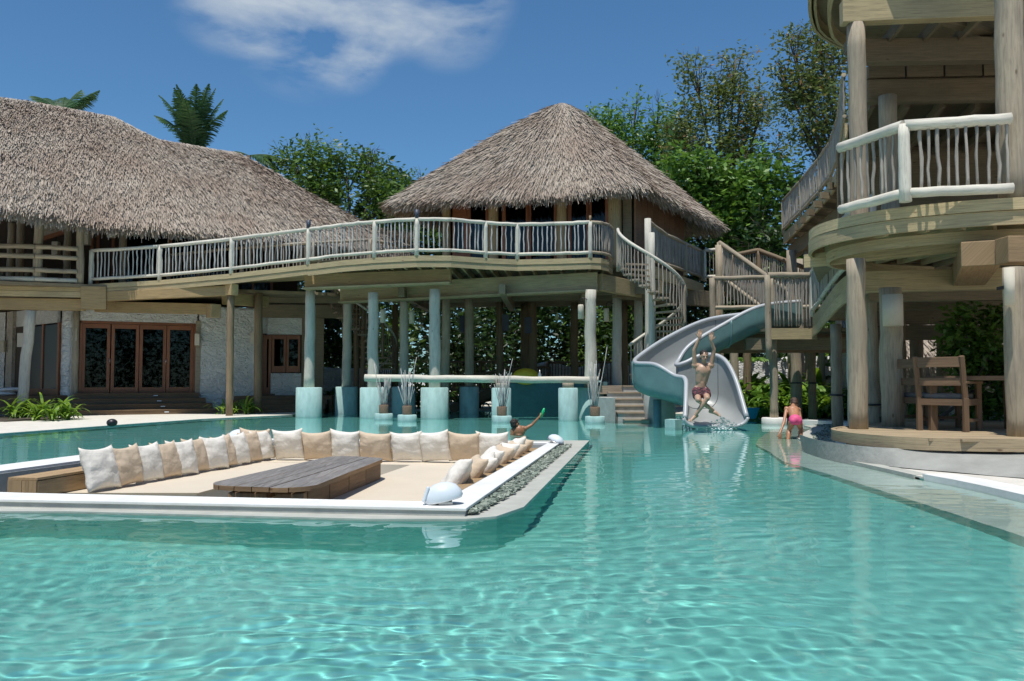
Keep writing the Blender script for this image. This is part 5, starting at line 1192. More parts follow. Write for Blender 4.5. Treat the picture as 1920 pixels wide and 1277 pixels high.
# ------------------------------------------------------------------ people
def body_mesh(name, prims, voxel, mat, it=3):
    mb = MB()
    for p in prims:
        if p[0] == 'c':      # tapered capsule
            _, a, b, ra, rb = p; a, b = Vector(a), Vector(b); d = (b-a); n = 6; pts = [a-d.normalized()*ra*.8, a-d.normalized()*ra*.45]+[a.lerp(b, k/n) for k in range(n+1)]+[b+d.normalized()*rb*.45, b+d.normalized()*rb*.8]
            mb.tube(pts, [ra*.55, ra*.88]+[ra+(rb-ra)*k/n for k in range(n+1)]+[rb*.88, rb*.55], 14)
        else: _, c, r, rot = p; mb.ball(c, r, 18, 12, rot)
    me = bpy.data.meshes.new(name); me.from_pydata([tuple(v) for v in mb.v], [], mb.f); o = bpy.data.objects.new(name, me); COL.objects.link(o)
    m = o.modifiers.new('r', 'REMESH'); m.mode = 'VOXEL'; m.voxel_size = voxel; s_ = o.modifiers.new('s', 'SMOOTH'); s_.factor = .5; s_.iterations = it
    dg = bpy.context.evaluated_depsgraph_get(); me2 = bpy.data.meshes.new_from_object(o.evaluated_get(dg)); bpy.data.objects.remove(o); me2.name = name
    me2.materials.clear(); me2.materials.append(mat); me2.polygons.foreach_set('use_smooth', [True]*len(me2.polygons))
    o = bpy.data.objects.new(name, me2); COL.objects.link(o); return o
def hand(prims, w_, d, pn, s_=1.0, curl=.15, spread=.16, side=1):
    """palm from wrist w_ along d, palm normal pn"""
    w_, d, pn = Vector(w_), Vector(d).normalized(), Vector(pn).normalized(); x = d.cross(pn).normalized()*side
    pc = w_+d*.05*s_; prims.append(('c', w_+d*.02*s_-x*.012*s_, w_+d*.085*s_-x*.022*s_, .026*s_, .022*s_)); prims.append(('c', w_+d*.02*s_+x*.012*s_, w_+d*.082*s_+x*.022*s_, .026*s_, .021*s_))
    for k, (o_, ln) in enumerate(((-.033, .072), (-.011, .082), (.011, .078), (.033, .060))):
        a = w_+d*.09*s_+x*o_*s_; dd = (d+x*(o_*4.5*spread/.16*.6)).normalized(); m_ = a+dd*ln*.5*s_; e = m_+(dd+pn*curl*2).normalized()*ln*.5*s_
        prims.append(('c', a, m_, .0105*s_, .0095*s_)); prims.append(('c', m_, e, .0095*s_, .0078*s_))
    a = w_+d*.03*s_-x*.03*s_; m_ = a+(d*.6-x*.8).normalized()*.042*s_; e = m_+(d*.9-x*.4+pn*.2).normalized()*.032*s_; prims.append(('c', a, m_, .0135*s_, .0115*s_)); prims.append(('c', m_, e, .0115*s_, .009*s_))
def foot(prims, an, d, up, s_=1.0):
    an, d, up = Vector(an), Vector(d).normalized(), Vector(up).normalized(); x = d.cross(up)
    prims.append(('c', an-d*.045*s_-up*.045*s_, an+d*.06*s_-up*.03*s_, .036*s_, .036*s_)); prims.append(('c', an+d*.06*s_-up*.035*s_, an+d*.145*s_-up*.052*s_, .038*s_, .026*s_))
    for k in range(5): q = an+d*.15*s_-up*.055*s_+x*(.032-.016*k)*s_; prims.append(('c', q, q+d*(.034-.004*k)*s_, (.014 if k == 0 else .0095)*s_, (.012 if k == 0 else .008)*s_))
def head(prims, c, f, up, s_=1.0):
    c, f, up = Vector(c), Vector(f).normalized(), Vector(up).normalized(); x = f.cross(up).normalized(); up = x.cross(f); Mx = Matrix((x, f, up)).transposed()
    prims.append(('b', c+up*.03*s_-f*.008*s_, (.076*s_, .094*s_, .090*s_), Mx)); prims.append(('b', c-up*.045*s_+f*.018*s_, (.056*s_, .068*s_, .066*s_), Mx)); prims.append(('b', c-up*.088*s_+f*.05*s_, (.028*s_, .026*s_, .022*s_), Mx))
    prims.append(('c', c+up*.008*s_+f*.082*s_, c-up*.028*s_+f*.104*s_, .009*s_, .014*s_))
    prims.append(('c', c+up*.025*s_+f*.078*s_-x*.035*s_, c+up*.025*s_+f*.078*s_+x*.035*s_, .013*s_, .013*s_))
    for q in (-1, 1): prims.append(('b', c+x*q*.078*s_-up*.005*s_-f*.005*s_, (.012*s_, .02*s_, .032*s_), Mx))
    return Mx
# the man in the air in front of the slide
mO = Vector(((1315-960)/FOC*19.0, 19.0, .0)); t_man = thing('person', 'shirtless man in dark patterned swim shorts leaping off the slide with both arms raised', 'person', (mO.x, mO.y, .3))
def mp_(dx, dy, z): return Vector((mO.x+dx, mO.y+dy, z))
s19 = 19/FOC
def mpx(px, py, dy=0): p = P(px, py, 19.0+dy); return p
pr = []
hip, waist, chest, neck = mpx(1314, 730, .05), mpx(1315, 716, .03), mpx(1318, 697), mpx(1320, 683)
pr.append(('b', hip, (.165, .12, .12), None)); pr.append(('c', hip+Vector((0, 0, .03)), waist, .118, .112)); pr.append(('c', waist+Vector((-.03, 0, 0)), chest+Vector((-.045, 0, 0)), .105, .120)); pr.append(('c', waist+Vector((.03, 0, 0)), chest+Vector((.045, 0, 0)), .105, .120))
pr.append(('b', chest+Vector((0, -.015, .02)), (.175, .115, .16), None)); pr.append(('b', chest+Vector((-.07, -.075, .03)), (.075, .04, .055), None)); pr.append(('b', chest+Vector((.07, -.075, .03)), (.075, .04, .055), None))
pr.append(('c', chest+Vector((0, .01, .12)), neck+Vector((0, -.01, .06)), .068, .056))
hc = mpx(1320, 669, -.06); hM = head(pr, hc, (.12, -1, -.06), (.05, 0, 1), 1.08)
lsh, rsh = chest+Vector((-.185, .0, .14)), chest+Vector((.185, 0, .14))
lel, rel = mpx(1302, 648, -.05), mpx(1340, 648, -.05); lwr, rwr = mpx(1311, 634, -.14), mpx(1333, 639, -.14)
lel = Vector((lsh.x-.02, 18.93, mpx(1302, 657).z)); rel = Vector((rsh.x+.05, 18.93, mpx(1340, 656).z))
for sh, el, wr in ((lsh, lel, lwr), (rsh, rel, rwr)):
    pr.append(('b', sh, (.07, .065, .075), None)); pr.append(('c', chest+Vector((0, 0, .11)).lerp(sh-chest, .4), sh, .07, .062)); pr.append(('c', sh, el, .056, .045)); pr.append(('c', el, wr, .044, .029))
hand(pr, lwr, (.15, -.05, 1), (0, -1, .05), 1.15, .1, .22, 1); hand(pr, rwr, (.05, -.05, 1), (0, -1, .05), 1.15, .12, .2, -1)
lhip, rhip = hip+Vector((-.095, -.02, -.05)), hip+Vector((.095, -.02, -.05))
lkn, rkn = mpx(1309, 750, -.40), mpx(1326, 747, -.40); lan, ran = mpx(1337, 769, -.14), mpx(1304, 778, -.34)
for hp, kn, an in ((lhip, lkn, lan), (rhip, rkn, ran)):
    pr.append(('c', hp, kn, .092, .062)); pr.append(('b', kn, (.06, .062, .064), None)); mid = kn.lerp(an, .35); pr.append(('c', kn, mid, .056, .058)); pr.append(('c', mid, an, .056, .036))
foot(pr, ran, (-.72, -.55, -.42), (-.1, -.5, .7), 1.12); foot(pr, lan, (.85, -.35, -.35), (.3, -.2, .9), 1.12)
b = body_mesh('body', pr, .0085, M['skin']); b.parent = t_man; b.location = -Vector(t_man.location)
def shell(name, prims, voxel, mat, parent, it=2): o = body_mesh(name, prims, voxel, mat, it); o.parent = parent; o.location = -Vector(parent.location); return o
q = []; q.append(('b', hip+Vector((0, 0, -.01)), (.182, .138, .105), None))
for hp, kn in ((lhip, lkn), (rhip, rkn)): q.append(('c', hp, hp.lerp(kn, .52), .112, .108))
shell('swim_shorts', q, .014, M['shorts'], t_man, 1)
def headbits(parent, c, hM, s_, hairmat, long=False):
    x, f, up = hM.col[0].copy(), hM.col[1].copy(), hM.col[2].copy(); q = []
    q.append(('b', c+up*.048*s_-f*.022*s_, (.083*s_, .094*s_, .084*s_), hM)); q.append(('b', c+up*.0*s_-f*.05*s_, (.078*s_, .06*s_, .075*s_), hM))
    if long:
        for k in range(7): a = (k-3)*.34; r = x*math.sin(a)*.07*s_-f*math.cos(a)*.07*s_; q.append(('c', c+r+up*.02*s_, c+r*1.08-up*.10*s_, .022*s_, .012*s_))
    g = random.Random(3)
    for k in range(40): a, e = g.uniform(0, 6.28), g.uniform(.1, 1.3); r = (x*math.cos(a)*math.cos(e)+f*(math.sin(a)*math.cos(e)*1.1-.25)+up*math.sin(e))*.085*s_+up*.045*s_; q.append(('c', c+r*.95, c+r*1.10+f*.01*s_, .012*s_, .006*s_))
    shell('hair', q, .007*s_, hairmat, parent, 1)
    for sd in (-1, 1): MB().ball(c+f*.083*s_+x*sd*.032*s_+up*.008*s_, (.012*s_, .008*s_, .007*s_), 10, 6).build('eye', M['eye'], parent)
    MB().ball(c+f*.086*s_-up*.052*s_, (.022*s_, .008*s_, .007*s_), 10, 6, hM).build('mouth', M['lip'], parent)
headbits(t_man, hc, hM, 1.08, M['hair'])
# the girl bending in the shallow water, seen from behind
gO = P(1486, 822, 15.9); t_g = thing('person', 'small child in a pink swim bottom bending over in the shallow water, seen from behind', 'person', (gO.x, 15.9, 0))
def gp(px, py, dy=0): return P(px, py, 15.9+dy)
pr = []; gh = gp(1491, 787, 0); gw = gp(1490, 780, .12); gc = gp(1487, 768, .26); gn = gp(1487, 760, .36); gd = gp(1489, 757, .44)
pr += [('b', gh, (.105, .10, .10), None), ('b', gh+Vector((-.045, -.03, -.02)), (.065, .07, .07), None), ('b', gh+Vector((.045, -.03, -.02)), (.065, .07, .07), None), ('c', gh+Vector((0, .03, .03)), gw, .085, .078), ('c', gw+Vector((-.02, 0, 0)), gc+Vector((-.03, 0, 0)), .074, .078), ('c', gw+Vector((.02, 0, 0)), gc+Vector((.03, 0, 0)), .074, .078), ('b', gc, (.115, .09, .08), None), ('c', gc, gn, .05, .04)]
gM = head(pr, gd, (.05, .85, -.5), (0, .5, .85), .86)
for sh, el, wr, sd in ((gc+Vector((-.115, .03, .01)), gp(1470, 792, .1), gp(1462, 813, -.05), 1), (gc+Vector((.115, .03, -.01)), gp(1503, 795, .12), gp(1501, 814, -.02), -1)):
    pr += [('b', sh, (.045, .045, .05), None), ('c', sh, el, .033, .028), ('c', el, wr, .028, .019)]; hand(pr, wr, (0, -.15, -1), (0, 1, -.1), .72, .25, .16, sd)
for hp, kn, an, sd in ((gh+Vector((-.06, .01, -.05)), gp(1480, 806, .10), gp(1477, 826, -.02), 1), (gh+Vector((.06, .01, -.05)), gp(1502, 807, .14), gp(1499, 827, .06), -1)):
    kn.z = .12+.04; an.z = -.06; pr += [('c', hp, kn, .066, .043), ('c', kn, kn.lerp(an, .4), .042, .044), ('c', kn.lerp(an, .4), an, .043, .026)]; foot(pr, an, (0, 1, 0), (0, 0, 1), .7)
b = body_mesh('body', pr, .0085, M['skin2']); b.parent = t_g; b.location = -Vector(t_g.location); b.cycles.is_caustics_receiver = True
shell('swim_bottom', [('b', gh+Vector((0, -.0, .0)), (.118, .113, .100), None), ('b', gh+Vector((-.045, -.035, -.02)), (.072, .076, .074), None), ('b', gh+Vector((.045, -.035, -.02)), (.072, .076, .074), None)], .010, M['pink'], t_g, 2)
headbits(t_g, gd, gM, .86, M['hair_brown'], True)
# the boy behind the back row of pillows
bY = 17.3
def bp(px, py, dy=0): return P(px, py, bY+dy)
t_b = thing('person', 'dark haired boy in the water behind the pillows holding up a green toy', 'person', (bp(974, 815).x, bY, 0))
pr = []; c_ = bp(973, 821, 0); c_.z = .05; hd_ = bp(966, 796, 0)
pr += [('b', c_, (.13, .09, .13), None), ('c', c_-Vector((0, 0, .1)), c_-Vector((0, 0, .45)), .11, .10), ('c', c_+Vector((0, 0, .08)), hd_-Vector((-.02, 0, .08)), .045, .042), ('c', c_+Vector((-.09, 0, .06)), c_+Vector((.09, 0, .07)), .05, .05)]
bM = head(pr, hd_, (.75, .62, .15), (-.1, 0, 1), .92)
sh, el, wr = c_+Vector((.13, 0, .06)), bp(997, 797, .05), bp(1012, 781, .08)
pr += [('b', sh, (.05, .05, .05), None), ('c', sh, el, .040, .032), ('c', el, wr, .032, .021)]; hand(pr, wr, (.75, .1, .5), (0, -.8, .3), .8, .5, .05, 1)
sh2 = c_+Vector((-.13, 0, .03)); pr += [('c', sh2, sh2+Vector((-.02, -.05, -.22)), .04, .033), ('c', sh2+Vector((-.02, -.05, -.22)), sh2+Vector((.05, -.15, -.4)), .033, .022)]
b = body_mesh('body', pr, .0085, M['skin3']); b.parent = t_b; b.location = -Vector(t_b.location); b.cycles.is_caustics_receiver = True
headbits(t_b, hd_, bM, .92, M['hair'])
p = bp(1016, 778, .05); tag(MB().lathe([(0, -.05), (.02, -.05), (.024, .02), (.03, .08), (.018, .14), (0, .15)], p, 12, rot=Matrix.Rotation(.35, 3, 'Y')).build('water_toy', M['green']), 'small green water toy held up in the boy hand', 'toy')

# ------------------------------------------------------------------ garden walls, rear fences
def gwall(label, pts, h_, mat='plaster', topw=.25):
    t = thing('garden_wall', label, 'wall', (*pts[0], 0))
    for a, b in zip(pts[:-1], pts[1:]): rough((*a, 0), (*b, 0), 0, h_, .3, t, 'wall_section', mat, .13, .07, topw)
gwall('rough white garden wall behind the rear posts under the pavilion', [(-7.6, 32.8), (-4.5, 34.5)], 1.6)
gwall('wavy white rough wall far behind the bar', [(.8, 34.6), (6.5, 34.6)], 1.75)
gwall('rough grey white garden wall behind the plants right of the slide', [(8.2, 31.5), (10.5, 30.5), (15, 27)], 1.95)
for i, pts in enumerate([[(-2.6, 32.5, .6), (-1.2, 32.8, .6), (.6, 33, .6)], [(-1.8, 31.2, .0), (-.3, 31.5, .3), (1.4, 32, .4)], [(1.4, 33.5, .6), (3.5, 33.2, .6), (5.4, 33.0, .6)]]):
    railing(['brown stick fence behind the bar left of the yellow float', 'low brown stick fence behind the bar posts', 'brown stick fence behind the bar right of the yellow float'][i], pts, h=1.2, mat='log_brown', stick='stick_brown', pr=.06, rr=.04, sp=.12, name='stick_fence', group='stick fences behind the bar')
t = thing('rear_stair', 'dark timber stair rising behind the bar posts', 'staircase', (-2, 29, 0))
MB().beam((-2.1, 29.3, .1), (.4, 30.2, 1.15), .12, .3).build('stringer', M['step'], t); MB().beam((-1.9, 30.3, .1), (.6, 31.2, 1.15), .12, .3).build('stringer', M['step'], t)
for k in range(7): f = k/7; MB().beam((-2.0+2.4*f, 29.4+.9*f, .3+1.0*f), (-1.8+2.4*f, 30.4+.9*f, .3+1.0*f), .3, .05).build('tread', M['step_pale'], t)
for i, (px, Y) in enumerate(((868, 30), (948, 30.2), (990, 30.4))):
    p = P(px, [608, 605, 610][i], Y-.6); tag(MB().box(p.x-.12, p.x+.12, p.y-.1, p.y+.1, p.z-.28, p.z+.28).build('loudspeaker', M['navy'], bevel=.01), ['dark blue box speaker on a rear post left of the bar', 'dark box speaker high behind the bar', 'dark box on the brown rear post above the yellow float'][i], 'speaker', 'dark boxes mounted on rear posts')
hut = thing('garden_hut', 'small thatched hut with sand coloured walls beyond the dining deck', 'hut', (11.5, 24, 0))
MB().beam((9.8, 24.5, .95), (15, 24.0, .95), .3, 1.9).build('wall', M['plaster_tan'], hut); MB().beam((9.8, 24.5, .95), (10.6, 28, .95), .3, 1.9).build('wall', M['plaster_tan'], hut)
thatch(roof_surface([(10.2, 27.5, 4.2), (17, 27.2, 4.2)], [(9.4, 23.5, 1.75), (17, 23.2, 1.75)], 20, 10, .1), hut, dens=260, seed=21)

# ------------------------------------------------------------------ vegetation
def leafquads(C, size, g, flat=.5):
    n = len(C); d = g.normal(0, 1, (n, 3)); d[:, 2] = d[:, 2]*flat-.25; d /= np.linalg.norm(d, axis=1)[:, None]; s_ = np.cross(d, g.normal(0, 1, (n, 3))+np.array([0, 0, 1.2])); s_ /= np.linalg.norm(s_, axis=1)[:, None]+1e-9
    L_ = size*g.uniform(.6, 1.3, n)[:, None]; W = L_*.42
    return np.stack([C, C+d*L_*.5-s_*W/2+0, C+d*L_, C+d*L_*.5+s_*W/2], 1)
def tree(label, base, blobs, n, size, mat, seed, trunk=.25, group='trees behind the pavilion', clump=.45, bark='bark', per=14, limbs=True, name='leafy_tree'):
    g = np.random.default_rng(seed); rr = random.Random(seed); t = thing(name, label, 'tree', base, group); base = Vector(base)
    blobs = [(Vector(c), r) for c, r in blobs]; vol = np.array([r[0]*r[1]*r[2] for c, r in blobs])**.8; pk = vol/vol.sum(); ncl = max(1, n//per)
    bi = g.choice(len(blobs), ncl, p=pk); dirs = g.normal(0, 1, (ncl, 3)); dirs /= np.linalg.norm(dirs, axis=1)[:, None]; rad = g.random(ncl)**.42
    bc = np.array([list(c) for c, r in blobs]); br = np.array([r for c, r in blobs]); cc = bc[bi]+dirs*rad[:, None]*br[bi]
    wob = np.array([noise.noise(Vector(c)*(.25/clump)) for c in cc]); cc = cc[wob > -.14]
    C = np.repeat(cc, per, 0); C = C+g.normal(0, clump*.8, C.shape)*np.array([1, 1, .7]); C = C[C[:, 2] > .1]
    mb = MB(); cen = sum((c for c, r in blobs), Vector())/len(blobs); fork = base.lerp(Vector((cen.x, cen.y, cen.z)), .45)
    mb.tube([base-Vector((0, 0, .2)), base.lerp(fork, .5)+Vector((rr.uniform(-.2, .2), rr.uniform(-.2, .2), 0)), fork], [trunk, trunk*.8, trunk*.62], 10); mb.build('trunk', M[bark], t)
    mb = MB()
    for c, r in blobs:
        m = fork.lerp(c, .55)+Vector((rr.uniform(-.3, .3), rr.uniform(-.3, .3), rr.uniform(-.3, .3))); mb.tube([fork, m, c], [trunk*.45, trunk*.28, trunk*.12], 7)
        for k in range(5 if limbs else 2):
            v = Vector((rr.gauss(0, 1), rr.gauss(0, 1), rr.gauss(.3, .8))).normalized(); e = c+Vector((v.x*r[0], v.y*r[1], v.z*r[2]))*.9; mm = c.lerp(e, .5)+Vector((rr.uniform(-.2, .2), 0, rr.uniform(-.2, .2))); mb.tube([c.lerp(m, .3), mm, e], [trunk*.12, trunk*.07, trunk*.025], 5)
            for j in range(3): v2 = (v+Vector((rr.gauss(0, .6), rr.gauss(0, .6), rr.gauss(.2, .5)))).normalized(); mb.tube([mm.lerp(e, rr.random()), mm.lerp(e, .6)+v2*r[0]*.5], [trunk*.04, trunk*.015], 4)
    mb.build('branches', M[bark], t)
    quads('crown', leafquads(C, size*1.1, g), M[mat], t, 'stuff'); return t
def B_(px, py, Y, rx, ry=None, rz=None): p = P(px, py, Y); return ((p.x, p.y, p.z), (rx, ry or rx, rz or rx))
tree('round green tree behind the gap between the two thatched roofs', (-7.5, 44, 0), [B_(590, 320, 44, 2.0, 2, 1.6), (B_(545, 300, 44, 1.2, 1.2, .9)), B_(650, 330, 44, 2.2, 2, 1.7), B_(695, 320, 44.5, 1.2, 1.2, 1.0), B_(610, 380, 44, 2.8, 2, 1.8), B_(700, 390, 44, 2.2, 2, 1.6), B_(580, 275, 44, .8, .8, .6), B_(740, 350, 46, 1.0), B_(790, 340, 46, .9, .8, .6), B_(760, 395, 46, 1.5), B_(800, 430, 46, 2.2, 1.5, 1.4), B_(690, 285, 44, .8, .8, .5)], 15000, .26, 'leaf', 1)
tree('bright green tree just behind the right slope of the hut roof', (6, 42, 0), [B_(1140, 225, 42, 1.1, 1.2, 1.0), B_(1190, 205, 42, 1.0, 1, .9), B_(1180, 270, 42, 2.0, 2, 1.7), B_(1235, 215, 42, .9, 1, 1.3), B_(1240, 290, 42, 1.5, 1.5, 1.7), B_(1130, 270, 42, 1.2), B_(1215, 345, 42, 2.0, 2, 1.8), B_(1115, 215, 42, .5, .5, .4)], 11000, .24, 'leaf_bright', 2)
tree('tall sparse tree with reddish mixed leaves and bare twigs against the sky', (10.2, 38, 0), [B_(1345, 180, 38, 1.6, 1.4, 1.6), B_(1300, 130, 38, .9, .8, .8), B_(1330, 260, 38, 2.2, 1.6, 1.2), B_(1420, 220, 38, 1.5, 1.4, 1.2), B_(1380, 110, 38, .9, .8, .7), B_(1440, 290, 38, 1.4, 1.2, .8), B_(1280, 230, 38, .9, .8, .9), B_(1290, 290, 38, 1.1, 1, .8), B_(1390, 170, 38, 1.1), B_(1380, 280, 38, 1.3, 1.2, .8)], 13000, .21, 'leaf_autumn', 3, clump=.34, per=9)
tree('sparse brownish tree leaning in from behind the terrace building', (15.5, 34, 0), [B_(1555, 110, 34, 1.3, 1.2, 1.1), B_(1540, 200, 34, 1.6, 1.4, 1.3), B_(1500, 165, 34, 1.1, 1, .8), B_(1560, 270, 34, 1.2, 1.2, 1.0), B_(1480, 75, 34, .7, .6, .35), B_(1530, 60, 34, .9, .8, .4), B_(1500, 245, 34, .8), B_(1460, 130, 34, .5, .5, .3)], 11000, .19, 'leaf_autumn', 4, clump=.34, per=8)
tree('dense glossy broad leaved tree between the hut and the terrace building', (9.5, 35, 0), [B_(1300, 330, 35, 1.6, 1.5, 1.1), B_(1390, 320, 35, 1.7, 1.5, 1.0), B_(1450, 350, 34.5, 1.3, 1.3, 1.0), B_(1350, 390, 35, 2.2, 1.6, 1.5), B_(1300, 420, 35, 1.9, 1.5, 1.3), B_(1430, 420, 35, 2.0, 1.5, 1.4), B_(1390, 470, 35.5, 2.4, 1.6, 1.2), B_(1260, 370, 35.5, 1.2, 1.2, .9), B_(1510, 330, 35, .9, .8, .5)], 13000, .30, 'leaf_bright', 5)
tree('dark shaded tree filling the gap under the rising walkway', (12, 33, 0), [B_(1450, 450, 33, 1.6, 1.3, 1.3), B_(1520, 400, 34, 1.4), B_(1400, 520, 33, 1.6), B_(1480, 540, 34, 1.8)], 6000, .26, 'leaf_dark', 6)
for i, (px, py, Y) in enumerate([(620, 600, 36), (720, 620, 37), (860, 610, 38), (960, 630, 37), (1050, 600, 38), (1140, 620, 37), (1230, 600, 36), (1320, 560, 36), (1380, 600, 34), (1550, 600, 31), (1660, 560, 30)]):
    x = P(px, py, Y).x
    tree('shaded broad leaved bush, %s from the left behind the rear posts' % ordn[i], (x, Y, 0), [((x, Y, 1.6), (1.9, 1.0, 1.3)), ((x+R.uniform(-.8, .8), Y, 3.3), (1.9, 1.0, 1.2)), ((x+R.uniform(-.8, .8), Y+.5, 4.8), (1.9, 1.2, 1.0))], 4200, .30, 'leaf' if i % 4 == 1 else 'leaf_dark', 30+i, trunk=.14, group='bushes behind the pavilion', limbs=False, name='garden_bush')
g = np.random.default_rng(99); n = 80000; C = np.stack([g.uniform(-34, 40, n), 47+g.uniform(-1.5, 1.5, n), np.abs(g.normal(0, 1, n))*0+g.uniform(.0, 1, n)**.9*10.5], 1); C[:, 2] *= 1+.25*np.sin(C[:, 0]*.7)
C2 = C.copy(); C2[:, 1] = -28+g.uniform(-1.5, 1.5, len(C2)); C3 = C[::3].copy(); C3[:, 1] = C3[:, 0]*1.0+8; C3[:, 0] = -33+g.uniform(-1.5, 1.5, len(C3)); C4 = C3.copy(); C4[:, 0] += 70; C = np.concatenate([C, C2[::2], C3, C4])  # unseen foliage belts added behind the camera and at the sides for glass reflections
o = quads('far_foliage', leafquads(C, .5, g), M['leaf_dark'], None, 'stuff'); o['label'] = 'dark mass of far foliage behind everything, plus unseen belts added around for window reflections'; o['category'] = 'foliage'
# palms
def frond_quads(base, az, el, L_, droop, g, lw=.035, ll=.55, n=34, twist=0):
    V = []; pts = []; p = Vector(base); e = el; st = L_/16
    for k in range(17): pts.append(p.copy()); p = p+Vector((math.cos(az)*math.cos(e), math.sin(az)*math.cos(e), math.sin(e)))*st; e -= droop/16*(1+k/9)
    for k in range(n):
        f = .12+.88*k/n; i = min(int(f*16), 15); q = pts[i].lerp(pts[i+1], f*16-i); tg = (pts[i+1]-pts[i]).normalized(); sd = tg.cross(Vector((0, 0, 1))).normalized()
        for s_ in (-1, 1):
            l_ = ll*math.sin(PI*min(.97, f*.85+.14))*g.uniform(.85, 1.1); d = (tg*.75+sd*s_*.8+Vector((0, 0, -.25-.4*g.random()))).normalized(); w_ = tg*lw
            V.append([q-w_/2, q+w_/2, q+w_*.6+d*l_*.6, q+d*l_*.6-w_*.5]); V.append([q+d*l_*.6-w_*.5, q+w_*.6+d*l_*.6, q+d*l_+Vector((0, 0, -.10*l_)), q+d*l_*.98+Vector((0, 0, -.11*l_))])
    return V, pts
def palm(label, base, top_, fr, seed):
    g = random.Random(seed); t = thing('palm_tree', label, 'palm', base, 'palms behind the lodge roof'); top_ = Vector(top_); MB().tube([base, Vector(base).lerp(top_, .5)+Vector((.2, 0, 0)), top_], [.2, .15, .13], 10).build('trunk', M['bark'], t)
    for az, el, L_, dr in fr:
        V, pts = frond_quads(top_, az, el, L_*1.28, dr, g, n=64, lw=.05, ll=.85); f = quads('frond', [[list(p) for p in v] for v in V], M['leaf_palm'], t); MB().tube(pts, [.03]*9+[.02]*8, 5).build('rachis', M['leaf_palm'], f)
pt_ = P(365, 300, 42)
palm('tall coconut palm rising behind the lodge roof ridge', (pt_.x, 42, 0), pt_, [(0.2, 1.50, 3.0, .25), (2.6, 1.42, 3.0, .3), (3.3, 1.35, 2.9, .4), (2.9, 1.42, 2.8, .3), (1.2, 1.52, 2.9, .2), (PI, .85, 2.5, 1.5), (.1, .35, 1.9, .3), (-1.2, 1.42, 2.9, .3), (-1.9, 1.40, 2.8, .4), (4.2, 1.46, 2.9, .3), (-.6, 1.47, 3.0, .25), (-1.5, 1.3, 2.5, .5), (.5, 1.40, 2.8, .3), (.0, 1.36, 2.4, .5), (PI, 1.25, 2.5, .6)], 5)
pt_ = P(115, 215, 46); palm('palm tip just showing above the left roof ridge', (pt_.x, 46, 0), pt_, [(PI, .9, 1.6, .5), (2.6, 1.0, 1.8, .6), (.6, .9, 1.7, .3), (.2, .8, 1.9, .2), (1.0, 1.2, 1.6, .3), (1.9, 1.2, 1.3, .4)], 6)
pt_ = P(466, 292, 44); palm('low palm fronds peeking right of the lodge ridge', (pt_.x, 44, 0), pt_, [(PI, .5, 1.2, .8), (.1, .2, 1.6, .5), (.4, .1, 1.4, .7), (-.5, .0, 1.5, .6)], 7)
# strap leaved plants
def strap(label, x, y, n, L_, mat, seed, group, z=.03, w_=.055, el=(0.6, 1.5)):
    g = random.Random(seed); V = []
    for k in range(n):
        az, e = g.uniform(0, 6.28), g.uniform(*el); l_ = L_*g.uniform(.6, 1.15); p = Vector((x+g.gauss(0, .06), y+g.gauss(0, .06), z+g.uniform(0, .2)*L_)); m = 6; st = l_/m; sd = Vector((-math.sin(az), math.cos(az), 0))
        for i in range(m):
            q = p+Vector((math.cos(az)*math.cos(e), math.sin(az)*math.cos(e), math.sin(e)))*st; a, b = [w_*L_*1.6*math.sin(PI*min(.98, .12+t*.87)) for t in (i/m, (i+1)/m)]
            V.append([p-sd*a/2, p+sd*a/2, q+sd*b/2, q-sd*b/2]); p = q; e -= g.uniform(.22, .42)
    t = thing('strap_plant', label, 'plant', (x, y, z), group); quads('leaves', [[list(p) for p in v] for v in V], M[mat], t); MB().tube([(x, y, z-.02), (x, y, z+.25*L_)], .04*L_+.01, 8).build('stem', M['leaf'], t); return t
sp_ = [(28, 23.6), (70, 22.6), (50, 24.2), (100, 22.4), (118, 23.5), (84, 24.0), (130, 23.0)]
for i, (px, Y) in enumerate(sp_): strap('arching strap leaved plant at the foot of the lodge porch, %s in its bed' % ordn[i], P(px, 700, Y).x, Y, 26, .85, 'leaf_strap', 60+i, 'strap leaved plants by the lodge')
for i, (px, Y) in enumerate([(418, 26.8), (440, 27.1), (462, 26.9), (474, 27.4)]): strap('low strap leaved plant at the foot of the white rough wall, %s from the left' % ordn[i], P(px, 700, Y).x, Y, 22, .7, 'leaf_strap', 80+i, 'strap leaved plants by the lodge')
for i, (px, Y) in enumerate([(606, 31.6), (620, 31.9), (634, 31.6), (860, 32), (775, 32), (785, 32.4), (900, 33)]): strap('dark strap leaved plant behind the rear posts, %s from the left' % ordn[i], P(px, 700, Y).x, Y, 24, 1.2, 'leaf', 90+i, 'plants behind the pavilion posts')
k = 0
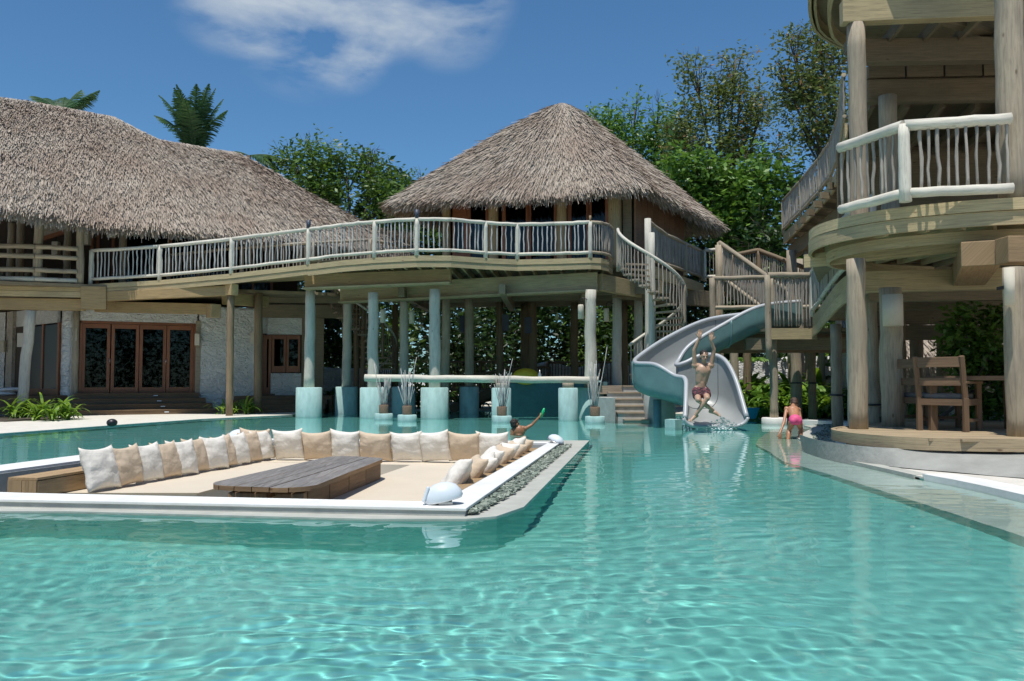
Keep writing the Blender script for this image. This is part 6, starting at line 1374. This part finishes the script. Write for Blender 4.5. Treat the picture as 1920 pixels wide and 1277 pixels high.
for row, (Y0, zL) in enumerate(((24.3, .95), (25.4, 1.3), (27.0, 1.75))):
    for ci, px in enumerate(range(1385, 1625, 15 if row == 0 else 19)):
        k += 1; Y = Y0+R.uniform(-.3, .3)-max(0, (px-1500))*.012; x = P(px+R.uniform(-4, 4), 700, Y).x
        strap('green strap plant, %s from left, %s row of the bed beside the slide' % (ordn[ci], ['front', 'middle', 'back'][row]), x, Y, 24, zL*R.uniform(.75, 1.1), 'leaf_strap' if R.random() < .6 else 'leaf_bright', 120+k, 'strap plants in the bed right of the slide', w_=.075, el=(.9, 1.5))
for i, (px, Y) in enumerate([(1700, 18), (1716, 18.5), (1740, 19)]): strap('dark strap plant beyond the dining deck, %s from the left' % ordn[i], P(px, 700, Y).x, Y, 30, .9, 'leaf', 200+i, 'plants beyond the dining deck')
t = thing('small_palm', 'thin frangipani like shrub in front of the garden wall right of the slide', 'shrub', (P(1405, 700, 27).x, 27, 0)); x = P(1405, 700, 27).x
MB().tube([(x, 27, 0), (x+.05, 27, 1.0), (x, 27, 1.7)], [.06, .05, .04], 8).build('stem', M['bark'], t); V = []
for a in range(12): V += frond_quads((x, 27, 1.65), a*.52, .7, .8, 1.0, random.Random(a), .05, .25, 12)[0]
quads('leaves', [[list(p) for p in v] for v in V], M['leaf_bright'], t)
tree('hanging green creeper behind the dining table', (7.9, 15.6, .1), [((8.55, 15.8, 1.9), (.5, .4, .7)), ((8.75, 15.9, 1.2), (.6, .4, .7)), ((9.0, 15.8, 2.3), (.5, .4, .35)), ((9.15, 15.9, 1.5), (.45, .4, .9)), ((8.8, 15.9, .7), (.4, .3, .5))], 9000, .15, 'leaf', 55, trunk=.05, group='creepers', clump=.14, name='creeper', limbs=False)
struct(MB().prism([(6.6, 24.2), (8.4, 23.9), (9.4, 20), (8.2, 16.4), (6.2, 14.6), (14, 16), (16, 30), (6.2, 31)], .032, .06).build('planting_bed', M['soil']))
struct(MB().prism([(-15.6, 22.6), (-12.9, 21.8), (-12.3, 23.6), (-15, 26)], .032, .055).build('planting_bed', M['soil']))
